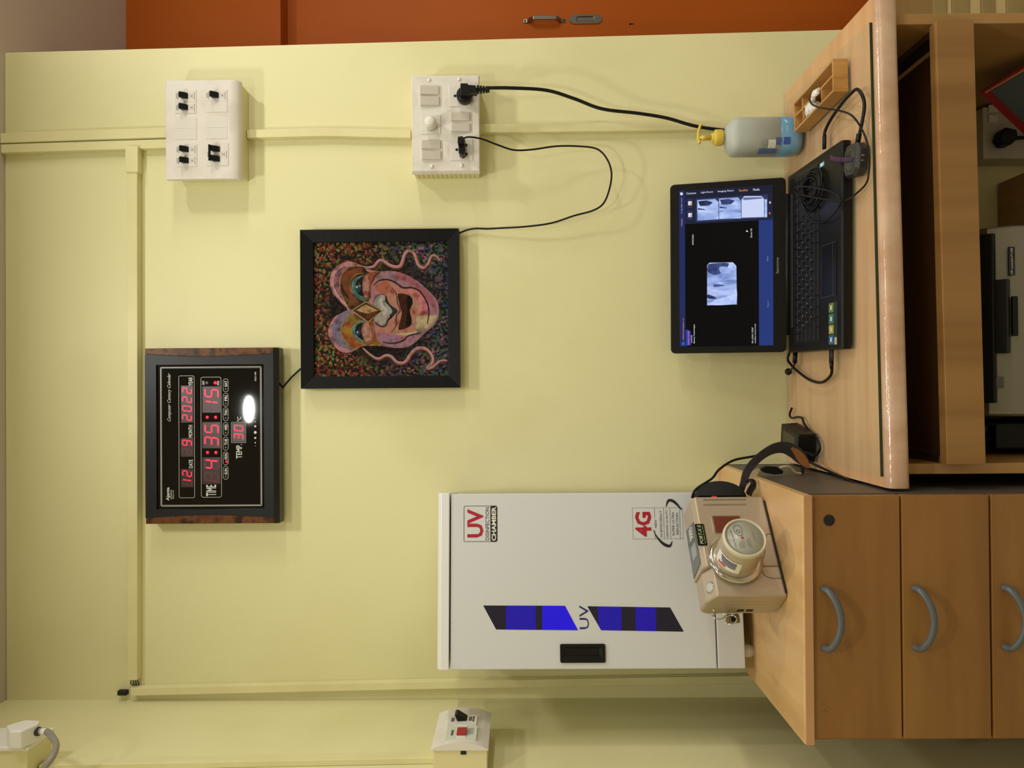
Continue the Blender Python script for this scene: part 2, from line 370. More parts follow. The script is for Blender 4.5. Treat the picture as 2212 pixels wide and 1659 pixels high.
# ---------------------------------------------------------------- drawer unit
UZ = .906; ux0, ux1 = -.572, -.173
du = thing('drawer_unit', 'beech drawer pedestal with grey arched handles left of the desk', 'drawer unit', (-.37, 1.5, 0))
EDGE = wood('beech_edge_band', ['ad7f55', 'b98a60', 'bf9166'], (2, 1, 1), 4, .4)
b = B(); b.prism([(1.2405, UZ - .0155), (1.238, UZ - .012), (1.238, UZ - .003), (1.241, UZ)] + [(1.745, UZ), (1.745, UZ - .0155)], ux0 + .0005, ux1 - .0005, ax='x')
obj('top_board', b, PALEWOOD, du, world=True, bevel=.0008)
obj('edge_strip', B().box(ux0, ux1 + .0002, 1.2365, 1.2382, UZ - .015, UZ - .0015), EDGE, du, world=True, bevel=.0005)
obj('side_panel', B().box(ux0, ux0 + .016, 1.258, 1.745, .04, UZ - .016), WOODDRAW, du, world=True)
b = B(); b.box(ux1 - .016, ux1, 1.258, 1.745, .04, UZ - .016)
obj('side_panel', b, GREYL, du, world=True, label='dark grey laminate side panel facing the desk')
obj('back_panel', B().box(ux0, ux1, 1.735, 1.747, .04, UZ - .016), WOODDRAW, du, world=True)
obj('back_lip', B().box(ux0, ux1 - .012, 1.735, 1.748, UZ, UZ + .006), PALEWOOD, du, world=True)
obj('plinth', B().box(ux0 + .01, ux1 - .01, 1.28, 1.73, 0, .04), DGREY, du, world=True)
HM = mat('grey_blue_handle', '565b5e', .38)
zs = [(.8925 - .1435, .8925), (.6065, .7475), (.4640, .6045), (.3215, .4620), (.179, .3195), (.045, .177)]
for k, (za, zb_) in enumerate(zs):
    b = B(); b.box(-.5642, -.1745, 1.2415, 1.2575, za, zb_ - .001)
    dr = obj('drawer', b, WOODDRAW, du, world=True, bevel=.0016)
    hz = zb_ - .0225 if k else zb_ - .022
    hx_ = -.371
    pts = [(hx_ - .0475, 1.2425, hz + .001), (hx_ - .045, 1.229, hz - .003), (hx_ - .026, 1.219, hz - .0115), (hx_, 1.216, hz - .0155), (hx_ + .026, 1.219, hz - .0115), (hx_ + .045, 1.229, hz - .003), (hx_ + .0475, 1.2425, hz + .001)]
    b = B(); b.tube(pts, lambda t: .0072 - .001 * math.sin(PI * t), 12, flat=(1, .75)); obj('handle', b, HM, dr, world=True)
    if k == 0:
        kp = PY(1791, 1124, 1.2415)
        b = B(); b.lathe([(.0095, -.0003), (.0095, .0002)], (kp.x, 1.2415, kp.z), 'y', 24); obj('lock_hole', b, DARK, dr, world=True)
        b = B(); b.lathe([(.0098, -.0006), (.0093, -.0004)], (kp.x, 1.2415, kp.z), 'y', 24, caps=False); obj('lock_ring', b, mat('raw_chipboard', '8a6a42', .8), dr, world=True)
        SCR = mat('scratch_marks', '6b4420', .7); b = B()
        random.seed(5)
        for (sx_, sy_, n_) in ((1764, 1087, 9), (1768, 1150, 9), (1780, 1525, 10)):
            for i in range(n_):
                p = PY(sx_ + random.uniform(-6, 9), sy_ + random.uniform(-14, 14), 1.2412); w_ = random.uniform(.0004, .0012); h_ = random.uniform(.00015, .0003)
                b.box(p.x - w_ * 1.5, p.x + w_, 1.2411, 1.2416, p.z - h_, p.z + h_)
        o = obj('scratches', b, SCR, dr, world=True); o['kind'] = 'stuff'
# ---------------------------------------------------------------- UV disinfection chamber
UVW = mat('powder_coat_white', 'cfd1d3', .42)
ca0, ca1 = -.5385, -.2040; yf = 1.500
uv = thing('disinfection_cabinet', 'tall white metal UV disinfection chamber standing on the drawer pedestal', 'disinfection cabinet', (-.371, 1.5, UZ))
obj('body', B().box(ca0 + .003, ca1 - .003, yf + .019, 1.712, .930, 1.494), UVW, uv, world=True, bevel=.003)
b = B(); b.prism([(yf + .008, 1.5205), (yf - .004, 1.514), (yf - .004, 1.4975), (1.712, 1.4975), (1.712, 1.5205)], ca0, ca1 + .002, ax='x')
obj('top_cap', b, mat('white_cap', 'e0e0e0', .35), uv, world=True, bevel=.0015)
dz0, dz1 = .9835, 1.4950
door = obj('door', B().box(ca0, ca1, yf, yf + .0185, dz0, dz1), UVW, uv, world=True, bevel=.002)
obj('base_panel', B().box(ca0, ca1, yf, yf + .019, .929, .9815), UVW, uv, world=True, bevel=.002)
for a in (ca0 + .027, ca1 - .027):
    for c in (yf + .03, 1.68): obj('foot', B().lathe([(.012, UZ), (.0125, UZ + .012), (.010, UZ + .0235)], (a, c, 0), n=20), mat('white_rubber', 'd8d6d0', .5), uv, world=True)
U = lambda x, y: (lambda p: (p.x, p.z))(PY(x, y, yf))
RED = mat('crimson_print', 'a8172f', .45); BLK = INK; NAVY = mat('navy_window_film', '0c0a2c', .06, coat=.5)
yy = yf - .0004
# windows
BLU = mat('blue_window_strip', '1a0aa0', .08, emit='1806b8', es=.22); BLU2 = mat('blue_window_strip_bright', '1a06c8', .08, emit='1605d0', es=.42)
def para(q): return [U(*a) for a in q]
def cutp(q, xa, xb_):
    """slice of the slanted window between two heights"""
    (x1_, y1_), (x2_, y2_), (x3_, y3_), (x4_, y4_) = q
    L = lambda p, r, t: (p[0] + (r[0] - p[0]) * t, p[1] + (r[1] - p[1]) * t)
    out = []
    poly = [q[0], q[1], q[2], q[3]]
    def clip(poly, f):
        res = []
        for i in range(len(poly)):
            a, c = poly[i], poly[(i + 1) % len(poly)]; fa, fc = f(a), f(c)
            if fa >= 0: res.append(a)
            if fa * fc < 0: res.append(L(a, c, fa / (fa - fc)))
        return res
    poly = clip(poly, lambda p: p[0] - xa); return clip(poly, lambda p: xb_ - p[0])
for q, bands in ((((1044, 1306.5), (1220, 1307), (1247.5, 1358), (1072, 1356.5)), ((1093, 1157, 1), (1171, 1260, 2))), (((1268, 1308), (1446, 1310.6), (1474, 1361), (1297, 1358)), ((1291, 1341, 1), (1371, 1415, 1)))):
    b = B(); b.prism(para(q), yy, yf + .001)
    for xa, xb_, mi in bands: b.prism(para(cutp(q, xa, xb_)), yy - .0002, yy + .0001, mi)
    obj('viewing_window', b, [NAVY, BLU, BLU2], door, world=True)
def T(b, s, x, y, hpx, wpx=None, mi=0, Y=yy, k=F / yf, **kw):
    a, c = U(x, y); return text(b, s, a, c, hpx / k, Y, None if wpx is None else wpx / k, mi, **kw)
def frame(b, x0, y0, x1, y1, t, r, mi=0, pl=U, Y=yy, dd=.0004):
    """outline box given in photo px corners of a plane mapped by pl"""
    (a0, c0), (a1, c1) = pl(x0, y0), pl(x1, y1); cx, cz = (a0 + a1) / 2, (c0 + c1) / 2; w_, h_ = abs(a1 - a0), abs(c1 - c0)
    o_ = rr(cx, cz, w_, h_, r); i_ = rr(cx, cz, w_ - 2 * t, h_ - 2 * t, max(r - t, .0001)); n = len(o_)
    b.add([(p, Y, q) for p, q in o_ + i_], [(i, (i + 1) % n, n + (i + 1) % n, n + i) for i in range(n)], mi)
b = B(); T(b, 'UV', 1261, 1331, 20, 49); lg = obj('uv_lettering', b, mat('blue_print', '1c1470', .4), door, world=True)
b = B()
frame(b, 1001, 1172, 1073, 1094, .0009, .004, 1)
T(b, 'UV', 1026, 1132, 35, 61, 0, off=.03); T(b, 'DISINFECTION', 1052, 1133, 8, 70, 1)
x_ = U(1059, 1172); x2_ = U(1073.5, 1094)
b.prism(rr((x_[0] + x2_[0]) / 2, (x_[1] + x2_[1]) / 2, abs(x_[0] - x2_[0]), abs(x_[1] - x2_[1]), .004), yy - .0002, yy + .0002, 1)
T(b, 'CHAMBER', 1066.3, 1133, 9.6, 73, 2, Y=yy - .0004, off=.03)
obj('chamber_badge', b, [RED, BLK, WHITE2], door, world=True)
b = B()
frame(b, 1369, 1166, 1478, 1098, .0004, .0003, 1)
T(b, '4G', 1392, 1134, 35, 53, 0, off=.035)
for s, x, wd, h_ in (('NEW', 1419, 16, 5), ('HI-EFFIECIENCY', 1430.5, 57, 5), ('GERMAN QUALITY', 1444, 60, 5), ('SUPER ULTRA', 1457, 50, 5), ('REFLECTION', 1466, 46, 5)): T(b, s, x, 1133, h_, wd, 1)
for x, a, c in ((1417, 1146, 1166), (1417, 1098, 1121), (1437, 1098, 1166), (1451, 1098, 1166), (1472, 1098, 1166)):
    p, q = U(x, c), U(x, a); b.box(min(p[0], q[0]), max(p[0], q[0]), yy - .0001, yy + .0002, p[1] - .0002, p[1] + .0002, 1)
for P in ([(1413, 1146, 1), (1420, 1160, 3), (1430, 1172, 5), (1440, 1179, 6.5), (1449, 1180, 5), (1454, 1170, 1)], [(1442, 1097, 1), (1447, 1084, 5), (1455, 1083, 6), (1465, 1090, 5), (1476, 1103, 2)]):
    c0 = cr([Vector((a, c, w_)) for a, c, w_ in P], 6); L_, R_ = [], []
    for i, q in enumerate(c0):
        d_ = (c0[min(i + 1, len(c0) - 1)] - c0[max(i - 1, 0)]); nn = Vector((-d_.y, d_.x)).normalized() * max(q.z, .6) / 2
        L_.append(U(q.x + nn.x, q.y + nn.y)); R_.append(U(q.x - nn.x, q.y - nn.y))
    n = len(L_); b.add([(a, yy - .0003, c) for a, c in L_ + R_], [(i, i + 1, n + i + 1, n + i) for i in range(n - 1)], 1)
obj('quality_badge', b, [RED, BLK], door, world=True)
# recessed handle
b = B(); (a0, c0), (a1, c1) = U(1209, 1425), U(1305, 1386); cx, cz, w_, h_ = (a0 + a1) / 2, (c0 + c1) / 2, abs(a1 - a0), abs(c1 - c0)
o_ = rr(cx, cz, w_, h_, .003); i_ = rr(cx, cz, w_ - .012, h_ - .012, .002); dd_ = rr(cx + .002, cz, w_ - .020, h_ - .022, .002); n = len(o_)
b.add([(p, yf, q) for p, q in o_] + [(p, yf - .003, q) for p, q in o_] + [(p, yf - .0025, q) for p, q in i_] + [(p, yf - .0003, q) for p, q in dd_],
      [(k * n + i, k * n + (i + 1) % n, (k + 1) * n + (i + 1) % n, (k + 1) * n + i) for k in range(3) for i in range(n)] + [tuple(range(3 * n, 4 * n))])
b.box(cx - w_ / 2 + .0065, cx - w_ / 2 + .0125, yf - .0022, yf - .0006, cz - h_ / 2 + .008, cz + h_ / 2 - .008)
obj('recessed_handle', b, BLACK, door, world=True)
uv.rotation_euler = (0, 0, math.radians(7.2))
# ---------------------------------------------------------------- things on the back wall
def mk(x0, y0, s, Y):
    def f(cx, cy): p = PY(x0 + cx / s, y0 + cy / s, Y); return p.x, p.z
    f.Y = Y; f.k = s * F / Y      # crop px per metre
    return f
def boxc(b, f, c0, r0_, c1, r1_, y0, y1, mi=0):
    (a, c), (d_, e_) = f(c0, r0_), f(c1, r1_); return b.box(min(a, d_), max(a, d_), y0, y1, min(c, e_), max(c, e_), mi)
def rrc(b, f, c0, r0_, c1, r1_, r, y0, y1, mi=0):
    (a, c), (d_, e_) = f(c0, r0_), f(c1, r1_); return b.prism(rr((a + d_) / 2, (c + e_) / 2, abs(a - d_), abs(c - e_), r), y0, y1, mi)
def TT(b, f, s, cx, cy, h, w_=None, Y=None, **kw):
    a, c = f(cx, cy); return text(b, s, a, c, h / f.k, Y or f.Y, None if w_ is None else w_ / f.k, **kw)
PRT = mat('grey_print', '5a5654', .5)
# ---- breaker box
f = mk(340, 140, 5.927, 1.695)
mb = thing('breaker_box', 'white circuit breaker box with six black toggles near the ceiling', 'breaker box', (PY(440, 285, D).x, D, PY(445, 285, D).z))
a0, c0 = f(105, 1465); a1, c1 = f(1045, 190)
b = B(); b.box(a0 + .006, a1 - .004, 1.708, D - .0005, PY(532, 300, D).z, c0 - .016 if c0 > c1 else c1)
zt, zb_ = f(100, 800)[1], f(1055, 800)[1]
b = B(); b.box(a0 + .008, a1 - .006, 1.709, D - .0005, zb_ - .0005, zt - .014); obj('back_box', b, CREAMBOX, mb, world=True, bevel=.002)
b = B(); prf = [(1.712, zt), (1.697, zt), (1.695, zt - .002)]
for i in range(19): a = PI / 2 * i / 18; prf.append((1.695 + .016 * (1 - math.cos(a)), zb_ + .022 * (1 - math.sin(a))))
prf += [(1.713, zb_)]
b.prism(prf, a0, a1, ax='x', smooth=False); cov = obj('cover', b, WHITE, mb, world=True, bevel=.0012)
MODW = mat('module_white', 'd8d3ca', .3)
def mcb(r0_, r1_, c0_, c1_, dbl=False):
    b = B(); boxc(b, f, c0_, r0_, c1_, r1_, 1.6938, 1.6955)
    o = obj('breaker' if True else '', b, MODW, mb, world=True, bevel=.0004)
    L = c1_ - c0_; mid = (r0_ + r1_) / 2; pb = B()
    hw = 36; nb = [mid - 62, mid + 62] if dbl else [mid]
    tb = B()
    for m_ in nb:
        (x_l, z_t), (x_r, z_b) = f(c0_ + L * .27, m_ + hw), f(c0_ + L * .62, m_ - hw)
        tb.prism([(1.694, z_t - .003), (1.682, z_t + .000), (1.681, z_t - .003), (1.688, z_b + .003), (1.694, z_b)], x_l, x_r, ax='x')
    if dbl:
        (x_l, z_t), (x_r, z_b) = f(c0_ + L * .20, nb[1] + 40), f(c0_ + L * .28, nb[0] - 40); tb.box(x_l, x_r, 1.679, 1.684, z_b, z_t)
    obj('toggle', tb, BLACK, o, world=True, bevel=.0006)
    for m_ in (nb if not dbl else [mid]):
        sc_ = 1.9 if dbl else 1
        for q, n_ in ((.055, 3), (.125, 4)):
            for i in range(n_):
                r_ = m_ + (i - (n_ - 1) / 2) * 22; boxc(pb, f, c0_ + L * q, r_ - 7, c0_ + L * q + 9, r_ + 7, 1.6934, 1.694)
        boxc(pb, f, c0_ + L * .71, m_ - 32, c0_ + L * .72, m_ - 6, 1.6934, 1.694); boxc(pb, f, c0_ + L * .71, m_ + 6, c0_ + L * .72, m_ + 32, 1.6934, 1.694)
        a, c = f(c0_ + L * .77, m_); pb.lathe([(.0012, 0), (.0012, .0005)], (a, 1.6934, c), 'y', 12)
        boxc(pb, f, c0_ + L * .81, m_ - 25, c0_ + L * .82, m_ + 25, 1.6934, 1.694)
        TT(pb, f, 'NORTHWEST', c0_ + L * .91, m_, 10, 95, Y=1.6934, off=.02)
    obj('printed_marks', pb, PRT, o, world=True)['kind'] = 'stuff'
for q in ((330, 476, 228, 500), (480, 620, 228, 500), (1020, 1156, 238, 508), (1160, 1300, 238, 508), (325, 465, 618, 895)): mcb(*q)
mcb(1005, 1290, 630, 912, True)
for q in ((675, 813, 228, 505), (817, 955, 228, 505), (467, 605, 618, 895), (665, 803, 622, 900), (807, 945, 622, 900)):
    b = B(); boxc(b, f, q[2], q[0], q[3], q[1], 1.6942, 1.6955); obj('blank_module', b, MODW, mb, world=True, bevel=.0004)
b = B(); boxc(b, f, 903, 670, 915, 940, 1.6945, 1.6956); obj('light_slit', b, mat('bright_white_edge', 'f6f4f0', .3), mb, world=True)
# ---- switchboard
f = mk(860, 130, 5.723, 1.700); Yp = 1.700
sb = thing('switchboard', 'white modular switchboard with six rockers, round knob and two sockets', 'switchboard', (PY(960, 270, D).x, D, PY(960, 270, D).z))
cn = [f(140, 195), f(985, 180), f(1035, 1390), f(188, 1400)]
xs0, xs1 = (cn[2][0] + cn[3][0]) / 2, (cn[0][0] + cn[1][0]) / 2; zs0, zs1 = (cn[1][1] + cn[2][1]) / 2, (cn[0][1] + cn[3][1]) / 2
ins = .005; b = B()
b.add([(x, Yp + .006, z) for x, z in ((xs0, zs0), (xs1, zs0), (xs1, zs1), (xs0, zs1))] + [(x, Yp, z) for x, z in ((xs0 + ins, zs0 + ins * .4), (xs1 - .001, zs0 + ins * .4), (xs1 - .001, zs1 - .001), (xs0 + ins, zs1 - .001))] + [(x, Yp + .012, z) for x, z in ((xs0, zs0), (xs1, zs0), (xs1, zs1), (xs0, zs1))],
      [(4, 5, 6, 7), (0, 1, 5, 4), (1, 2, 6, 5), (2, 3, 7, 6), (3, 0, 4, 7), (0, 1, 9, 8), (1, 2, 10, 9), (2, 3, 11, 10), (3, 0, 8, 11), (8, 9, 10, 11)])
pn = obj('plate', b, mat('switch_plate_white', 'dbd5cb', .35, var=['cfc8bd', 'ddd8cf', 'ddd8cf'], vs=25), sb, world=True, bevel=.0008)
b = B(); b.box(xs0 + .003, xs1 - .003, Yp + .012, D - .0005, zs0 + .003, zs1 - .003)
for i in range(14): z = zs0 + .008 + i * (zs1 - zs0 - .016) / 13; b.box(xs0 + .0018, xs0 + .0035, Yp + .013, D - .001, z - .0035, z + .0035)
obj('back_box', b, CREAMBOX, sb, world=True)
ROCK = mat('rocker_grey_white', 'c6beb2', .35)
for q in ((270, 325, 510, 430), (275, 455, 515, 563), (655, 655, 890, 755), (660, 790, 895, 888), (292, 998, 530, 1100), (297, 1130, 535, 1232)):
    b = B(); (x_r, z_t), (x_l, z_b) = f(q[0], q[1]), f(q[2], q[3])
    b.prism([(Yp, z_t), (Yp - .0065, z_t - .0005), (Yp - .0035, z_b + .001), (Yp, z_b)], x_l, x_r, ax='x')
    o = obj('rocker_switch', b, ROCK, sb, world=True, bevel=.0006)
for q in ((262, 315, 532, 575), (640, 645, 912, 900), (282, 985, 550, 1245)):
    b = B(); (a, c), (d_, e_) = f(q[0], q[1]), f(q[2], q[3]); cx, cz, w_, h_ = (a + d_) / 2, (c + e_) / 2, abs(a - d_), abs(c - e_)
    b.prism(rr(cx, cz, w_, h_, .0008, 2), Yp - .0009, Yp + .0005); obj('switch_surround', b, MODW, sb, world=True, bevel=.0004)
b = B(); boxc(b, f, 285, 680, 525, 915, Yp - .0016, Yp + .0005); rg = obj('knob_base', b, MODW, sb, world=True, bevel=.0006)
a, c = mk(860, 130, 5.723, 1.682)(402, 775)
b = B(); b.lathe([(.0125, 0), (.0125, -.010), (.0135, -.020), (.0130, -.026), (.0105, -.0305), (.006, -.0325), (.0005, -.033)], (a, Yp - .0012, c), 'y', 32)
obj('regulator_knob', b, mat('knob_gloss_white', 'e2ded5', .15), sb, world=True)
for q in ((628, 318, 905, 572), (650, 978, 925, 1240)):
    b = B(); boxc(b, f, q[0], q[1], q[2], q[3], Yp - .0016, Yp + .0005); so = obj('socket', b, MODW, sb, world=True, bevel=.0006)
    cx, cy = (q[0] + q[2]) / 2, (q[1] + q[3]) / 2
    for dx, dy in ((-62, 0), (55, -55), (55, 55)):
        a, c = f(cx + dx, cy + dy); obj('socket_hole', B().lathe([(.0032, -.0003), (.0032, .0003)], (a, Yp - .0016, c), 'y', 16), DARK, so, world=True)
for q in ((383, 247), (755, 237), (417, 1313), (787, 1303)):
    a, c = f(*q); obj('screw_cap', B().lathe([(.0042, 0), (.0040, -.0012), (.0028, -.0022), (.0003, -.0026)], (a, Yp, c), 'y', 18), WHITE2, sb, world=True)
# ---- thick plug and cord to the laptop charger
pc = thing('power_plug', 'thick black round plug with cord hanging down to behind the soap bottle', 'plug', (f(820, 430)[0], Yp, f(820, 430)[1]))
fq = mk(860, 130, 5.723, 1.682); fp = mk(860, 130, 5.723, 1.664)
a, c = fq(820, 430)
b = B(); b.lathe([(.017, -.002), (.018, -.008), (.0175, -.022), (.013, -.026)], (a, Yp, c), 'y', 32)
pl_ = [fp(*q) for q in ((770, 292), (862, 292), (865, 310), (960, 318), (975, 400), (900, 408), (868, 435), (770, 440))]
b.prism(pl_, Yp - .040, Yp - .016)
obj('plug_body', b, DGREY if 0 else BLACK, pc, world=True, bevel=.0012)
b = B()
for i, (u_, w_) in enumerate(((985, 45), (1020, 40), (1055, 36), (1090, 32), (1115, 26))):
    (a, c), (d_, e_) = fp(u_ - 14, 348 - w_), fp(u_ + 14, 345 + w_); b.box(min(a, d_), max(a, d_), Yp - .035, Yp - .021, min(c, e_), max(c, e_))
(a, c), (d_, e_) = fp(960, 328), fp(1120, 362); b.box(min(a, d_), max(a, d_), Yp - .032, Yp - .024, min(c, e_), max(c, e_))
obj('strain_relief', b, BLACK, pc, world=True, bevel=.001)
def run(pts): return [PY(x, y, Y) for x, y, Y in pts]
b = B(); b.tube(run([(1050, 190, 1.669), (1100, 190, 1.672), (1180, 195, 1.69), (1240, 213, 1.70), (1300, 235, 1.705), (1380, 245, 1.71), (1440, 255, 1.715), (1500, 272, 1.718), (1560, 281, 1.72), (1640, 290, 1.724), (1690, 312, 1.724)]) + [Vector((.535, 1.722, .764))], .0038, 10)
obj('cord', b, RUBBER, pc, world=True)
# ---- small plug with clock cord
pc = thing('clock_plug', 'small black two-pin plug with thin cord looping up behind the painting to the clock', 'plug', (f(790, 1080)[0], Yp, f(790, 1080)[1]))
b = B(); b.prism([fq(*q) for q in ((742, 965), (800, 958), (828, 990), (832, 1165), (795, 1195), (752, 1165), (748, 1050), (738, 1040))], Yp - .030, Yp - .0018)
b.prism([fp(*q) for q in ((740, 962), (815, 958), (822, 1030), (742, 1040))], Yp - .038, Yp - .028)
obj('plug_body', b, BLACK, pc, world=True, bevel=.0014)
pts = run([(1000, 300, 1.666), (1012, 296, 1.664), (1040, 300, 1.668), (1075, 313, 1.68), (1110, 324, 1.69), (1150, 323, 1.70), (1200, 316, 1.705), (1250, 316, 1.71), (1290, 322, 1.71), (1312, 345, 1.71), (1321, 375, 1.712), (1316, 410, 1.714), (1303, 440, 1.716), (1280, 455, 1.718), (1240, 466, 1.722), (1190, 482, 1.726), (1130, 490, 1.730), (1060, 494, 1.737), (1000, 500, 1.742), (900, 560, 1.744), (760, 700, 1.744), (648, 798, 1.742), (622, 824, 1.738), (600, 850, 1.738), (575, 870, 1.744)])
b = B(); b.tube(pts, .0021, 8); obj('cord', b, RUBBER, pc, world=True)
# ---------------------------------------------------------------- digital clock
f = mk(300, 700, 3.606, 1.708); Yc = 1.708
ck = thing('wall_clock', 'black digital calendar clock with glowing red digits and burl wood ends', 'clock', (f(570, 870)[0], D, f(570, 870)[1]))
(xr, zt), (xl, zb_) = f(46, 190), f(1095, 1552)
BURL = mat('burl_wood', '5c3a1c', .42, var=['241409', '4e2f14', '6a411c', '301c0d'], vs=42, detail=7, spec=.2)
CKB = mat('clock_black', '1b1c1e', .42, spec=.25)
midz = (zt + zb_) / 2; H = zt - zb_; zlow = zb_ + .012
arc = lambda side, inset: [((xl + inset + .006 * math.cos(PI * (i / 12 - .5)) * 1) if side < 0 else (xr - inset - .006 * math.cos(PI * (i / 12 - .5))), zlow + (zt - zlow) * i / 12) for i in range(13)]
# burl end pieces with a bowed inner edge
for side in (-1, 1):
    ar = arc(side, .013); ex = xl if side < 0 else xr
    obj('wood_end', B().prism([(ex, zlow)] + ar + [(ex, zt)], Yc + .001, D - .012), BURL, ck, world=True, bevel=.001)
la, ra = arc(-1, .0132), arc(1, .0132)
(gx1, gz1), (gx0, gz0) = f(133, 318), f(978, 1440)
ob_ = la + ra[::-1]
b = B()      # bezel: outer bowed outline joined to the sunk rectangular window
n = len(la)
outl = la + ra[::-1]; m_ = len(outl)
inn = [(gx0, gz0 + (gz1 - gz0) * i / 12) for i in range(13)] + [(gx1, gz1 - (gz1 - gz0) * i / 12) for i in range(13)]
b.add([(p, Yc, q) for p, q in outl + inn] + [(p, Yc + .005, q) for p, q in inn] + [(p, D - .012, q) for p, q in outl],
      [(i, (i + 1) % m_, m_ + (i + 1) % m_, m_ + i) for i in range(m_)] + [(m_ + i, m_ + (i + 1) % m_, 2 * m_ + (i + 1) % m_, 2 * m_ + i) for i in range(m_)] + [(i, (i + 1) % m_, 3 * m_ + (i + 1) % m_, 3 * m_ + i) for i in range(m_)])
obj('bezel', b, CKB, ck, world=True)
obj('bottom_strip', B().prism([(Yc - .0005, zlow), (Yc + .003, zb_), (D - .008, zb_), (D - .008, zlow)], xl, xr, ax='x'), mat('gloss_black', '0a0a0a', .1), ck, world=True, bevel=.001)
obj('case_back', B().box(xl + .006, xr - .006, D - .012, D - .002, zb_ + .005, zt - .004), CKB, ck, world=True)
Yg = Yc + .004
gls = mat('clock_glass_black', '070707', .035, spec=.4)
gp_ = obj('face_glass', B().box(gx0, gx1, Yg, Yg + .004, gz0, gz1), gls, ck, world=True)
SIL = mat('white_silkscreen', 'cfcfc8', .4)
LED = mat('lit_red_segment', 'ff2038', .4, emit='ff1030', es=2.2)
LEDO = mat('unlit_red_segment', '4a1418', .4, emit='5a1018', es=.25)
PANEL = mat('red_filter_panel', '2e1014', .3)
Yt = Yg - .0003
b = B()
def fr(c0_, r0_, c1_, r1_, t, r):
    (a, c), (d_, e_) = f(c0_, r0_), f(c1_, r1_); cx, cz, w_, h_ = (a + d_) / 2, (c + e_) / 2, abs(a - d_), abs(c - e_)
    o_ = rr(cx, cz, w_, h_, r); i_ = rr(cx, cz, w_ - 2 * t, h_ - 2 * t, max(r - t, .0001)); n = len(o_)
    b.add([(p, Yt, q) for p, q in o_ + i_], [(i, (i + 1) % n, n + (i + 1) % n, n + i) for i in range(n)], 0)
fr(160, 335, 955, 1418, .0012, .003); fr(169, 344, 946, 1409, .0005, .002)
fr(303, 402, 430, 1356, .0007, .004); fr(476, 412, 640, 1352, .0007, .005); fr(714, 765, 829, 925, .0006, .001)
for cy in (477, 590, 703, 818, 932, 1047, 1160): fr(650, cy - 52, 692, cy + 52, .0006, .006)
for s, cy in zip(('SAT', 'FRI', 'THU', 'WED', 'TUE', 'MON', 'SUN'), (465, 578, 690, 805, 920, 1032, 1150)): TT(b, f, s, 673, cy, 22, 48 if s != 'FRI' else 42, Y=Yt, off=.02)
for s, cx, cy, h, wd in (('DATE', 399, 1090, 30, 66), ('MONTH', 397, 836, 32, 98), ('YEAR', 397, 447, 32, 68), ('TIME', 558, 1298, 78, 88), ('AM', 497, 460, 19, 32), ('PM', 614, 460, 19, 32), ('TEMP.', 776, 993, 46, 112), ('°C', 776, 741, 32, 36), ('OLC-104', 903, 408, 14, 72), ('QUARTZ', 247, 1330, 13, 72), ('SINCE 1971', 263, 1330, 8, 66)): TT(b, f, s, cx, cy, h, wd, Y=Yt, off=.012)
TT(b, f, 'Ajanta', 223, 1325, 34, 104, Y=Yt, off=.02); TT(b, f, 'Computer Century Calendar', 232, 570, 34, 378, Y=Yt, shear=.45, off=-.004)
for cy, r in ((950, 2.5), (925, 5), (888, 8), (845, 11), (797, 8), (762, 4), (733, 2.5)):
    a, c = f(902, cy); b.prism([(a + r / f.k * math.cos(2 * PI * i / 16), c + r / f.k * math.sin(2 * PI * i / 16)) for i in range(16)], Yt, Yt + .0001)
obj('printed_markings', b, SIL, ck, world=True)
# red seven segment digits
SEG = {'0': 'abcdef', '1': 'bc', '2': 'abged', '3': 'abgcd', '4': 'fgbc', '5': 'afgcd', '9': 'abcdfg', ' ': ''}
def digit(b, ch, cx, cy, h, w_):
    """centre (cx,cy) in crop px, height h along cx, width w_ along cy"""
    k = 1 / f.k; a0_, c0_ = f(cx, cy); H_, W_ = h * k, w_ * k; t = H_ * .085; g_ = t * .35
    sh = lambda x, z: (a0_ + x + z * .12, c0_ + z)
    def seg(x0, z0, x1, z1, on):
        hor = abs(x1 - x0) > abs(z1 - z0)
        if hor: P = [(x0 + g_, z0), (x0 + g_ + t * .5, z0 + t * .6), (x1 - g_ - t * .5, z0 + t * .6), (x1 - g_, z0), (x1 - g_ - t * .5, z0 - t * .6), (x0 + g_ + t * .5, z0 - t * .6)]
        else: P = [(x0, z0 + g_), (x0 + t * .6, z0 + g_ + t * .5), (x0 + t * .6, z1 - g_ - t * .5), (x0, z1 - g_), (x0 - t * .6, z1 - g_ - t * .5), (x0 - t * .6, z0 + g_ + t * .5)]
        b.prism([sh(*q) for q in P], Yt - (.0003 if on else .0001), Yt + .0001, 0 if on else 1)
    X, Z = W_ / 2, H_ / 2
    S = dict(a=(-X, Z, X, Z), g=(-X, 0, X, 0), d=(-X, -Z, X, -Z), b=(X, 0, X, Z), c=(X, -Z, X, 0), f=(-X, 0, -X, Z), e=(-X, -Z, -X, 0))
    for q, v in S.items(): seg(*v, q in SEG[ch])
def disp(name, c0_, r0_, c1_, r1_, s, h, w_, step, sh=0):
    pb = B(); boxc(pb, f, c0_, r0_, c1_, r1_, Yt - .00005, Yt + .0002); o = obj(name, pb, PANEL, ck, world=True)
    mid = (r0_ + r1_) / 2; n = len(s)
    for i, ch in enumerate(s):
        d_ = B(); digit(d_, ch, (c0_ + c1_) / 2 + sh, mid + ((n - 1) / 2 - i) * step, h, w_); obj('digit', d_, [LED, LEDO], o, world=True)
disp('year_display', 322, 480, 417, 768, '2022', 68, 38, 70)
disp('month_display', 320, 890, 419, 1034, ' 9', 68, 38, 70)
disp('date_display', 321, 1130, 420, 1273, '12', 68, 38, 70)
disp('seconds_display', 489, 486, 630, 690, '15', 102, 60, 98, 2)
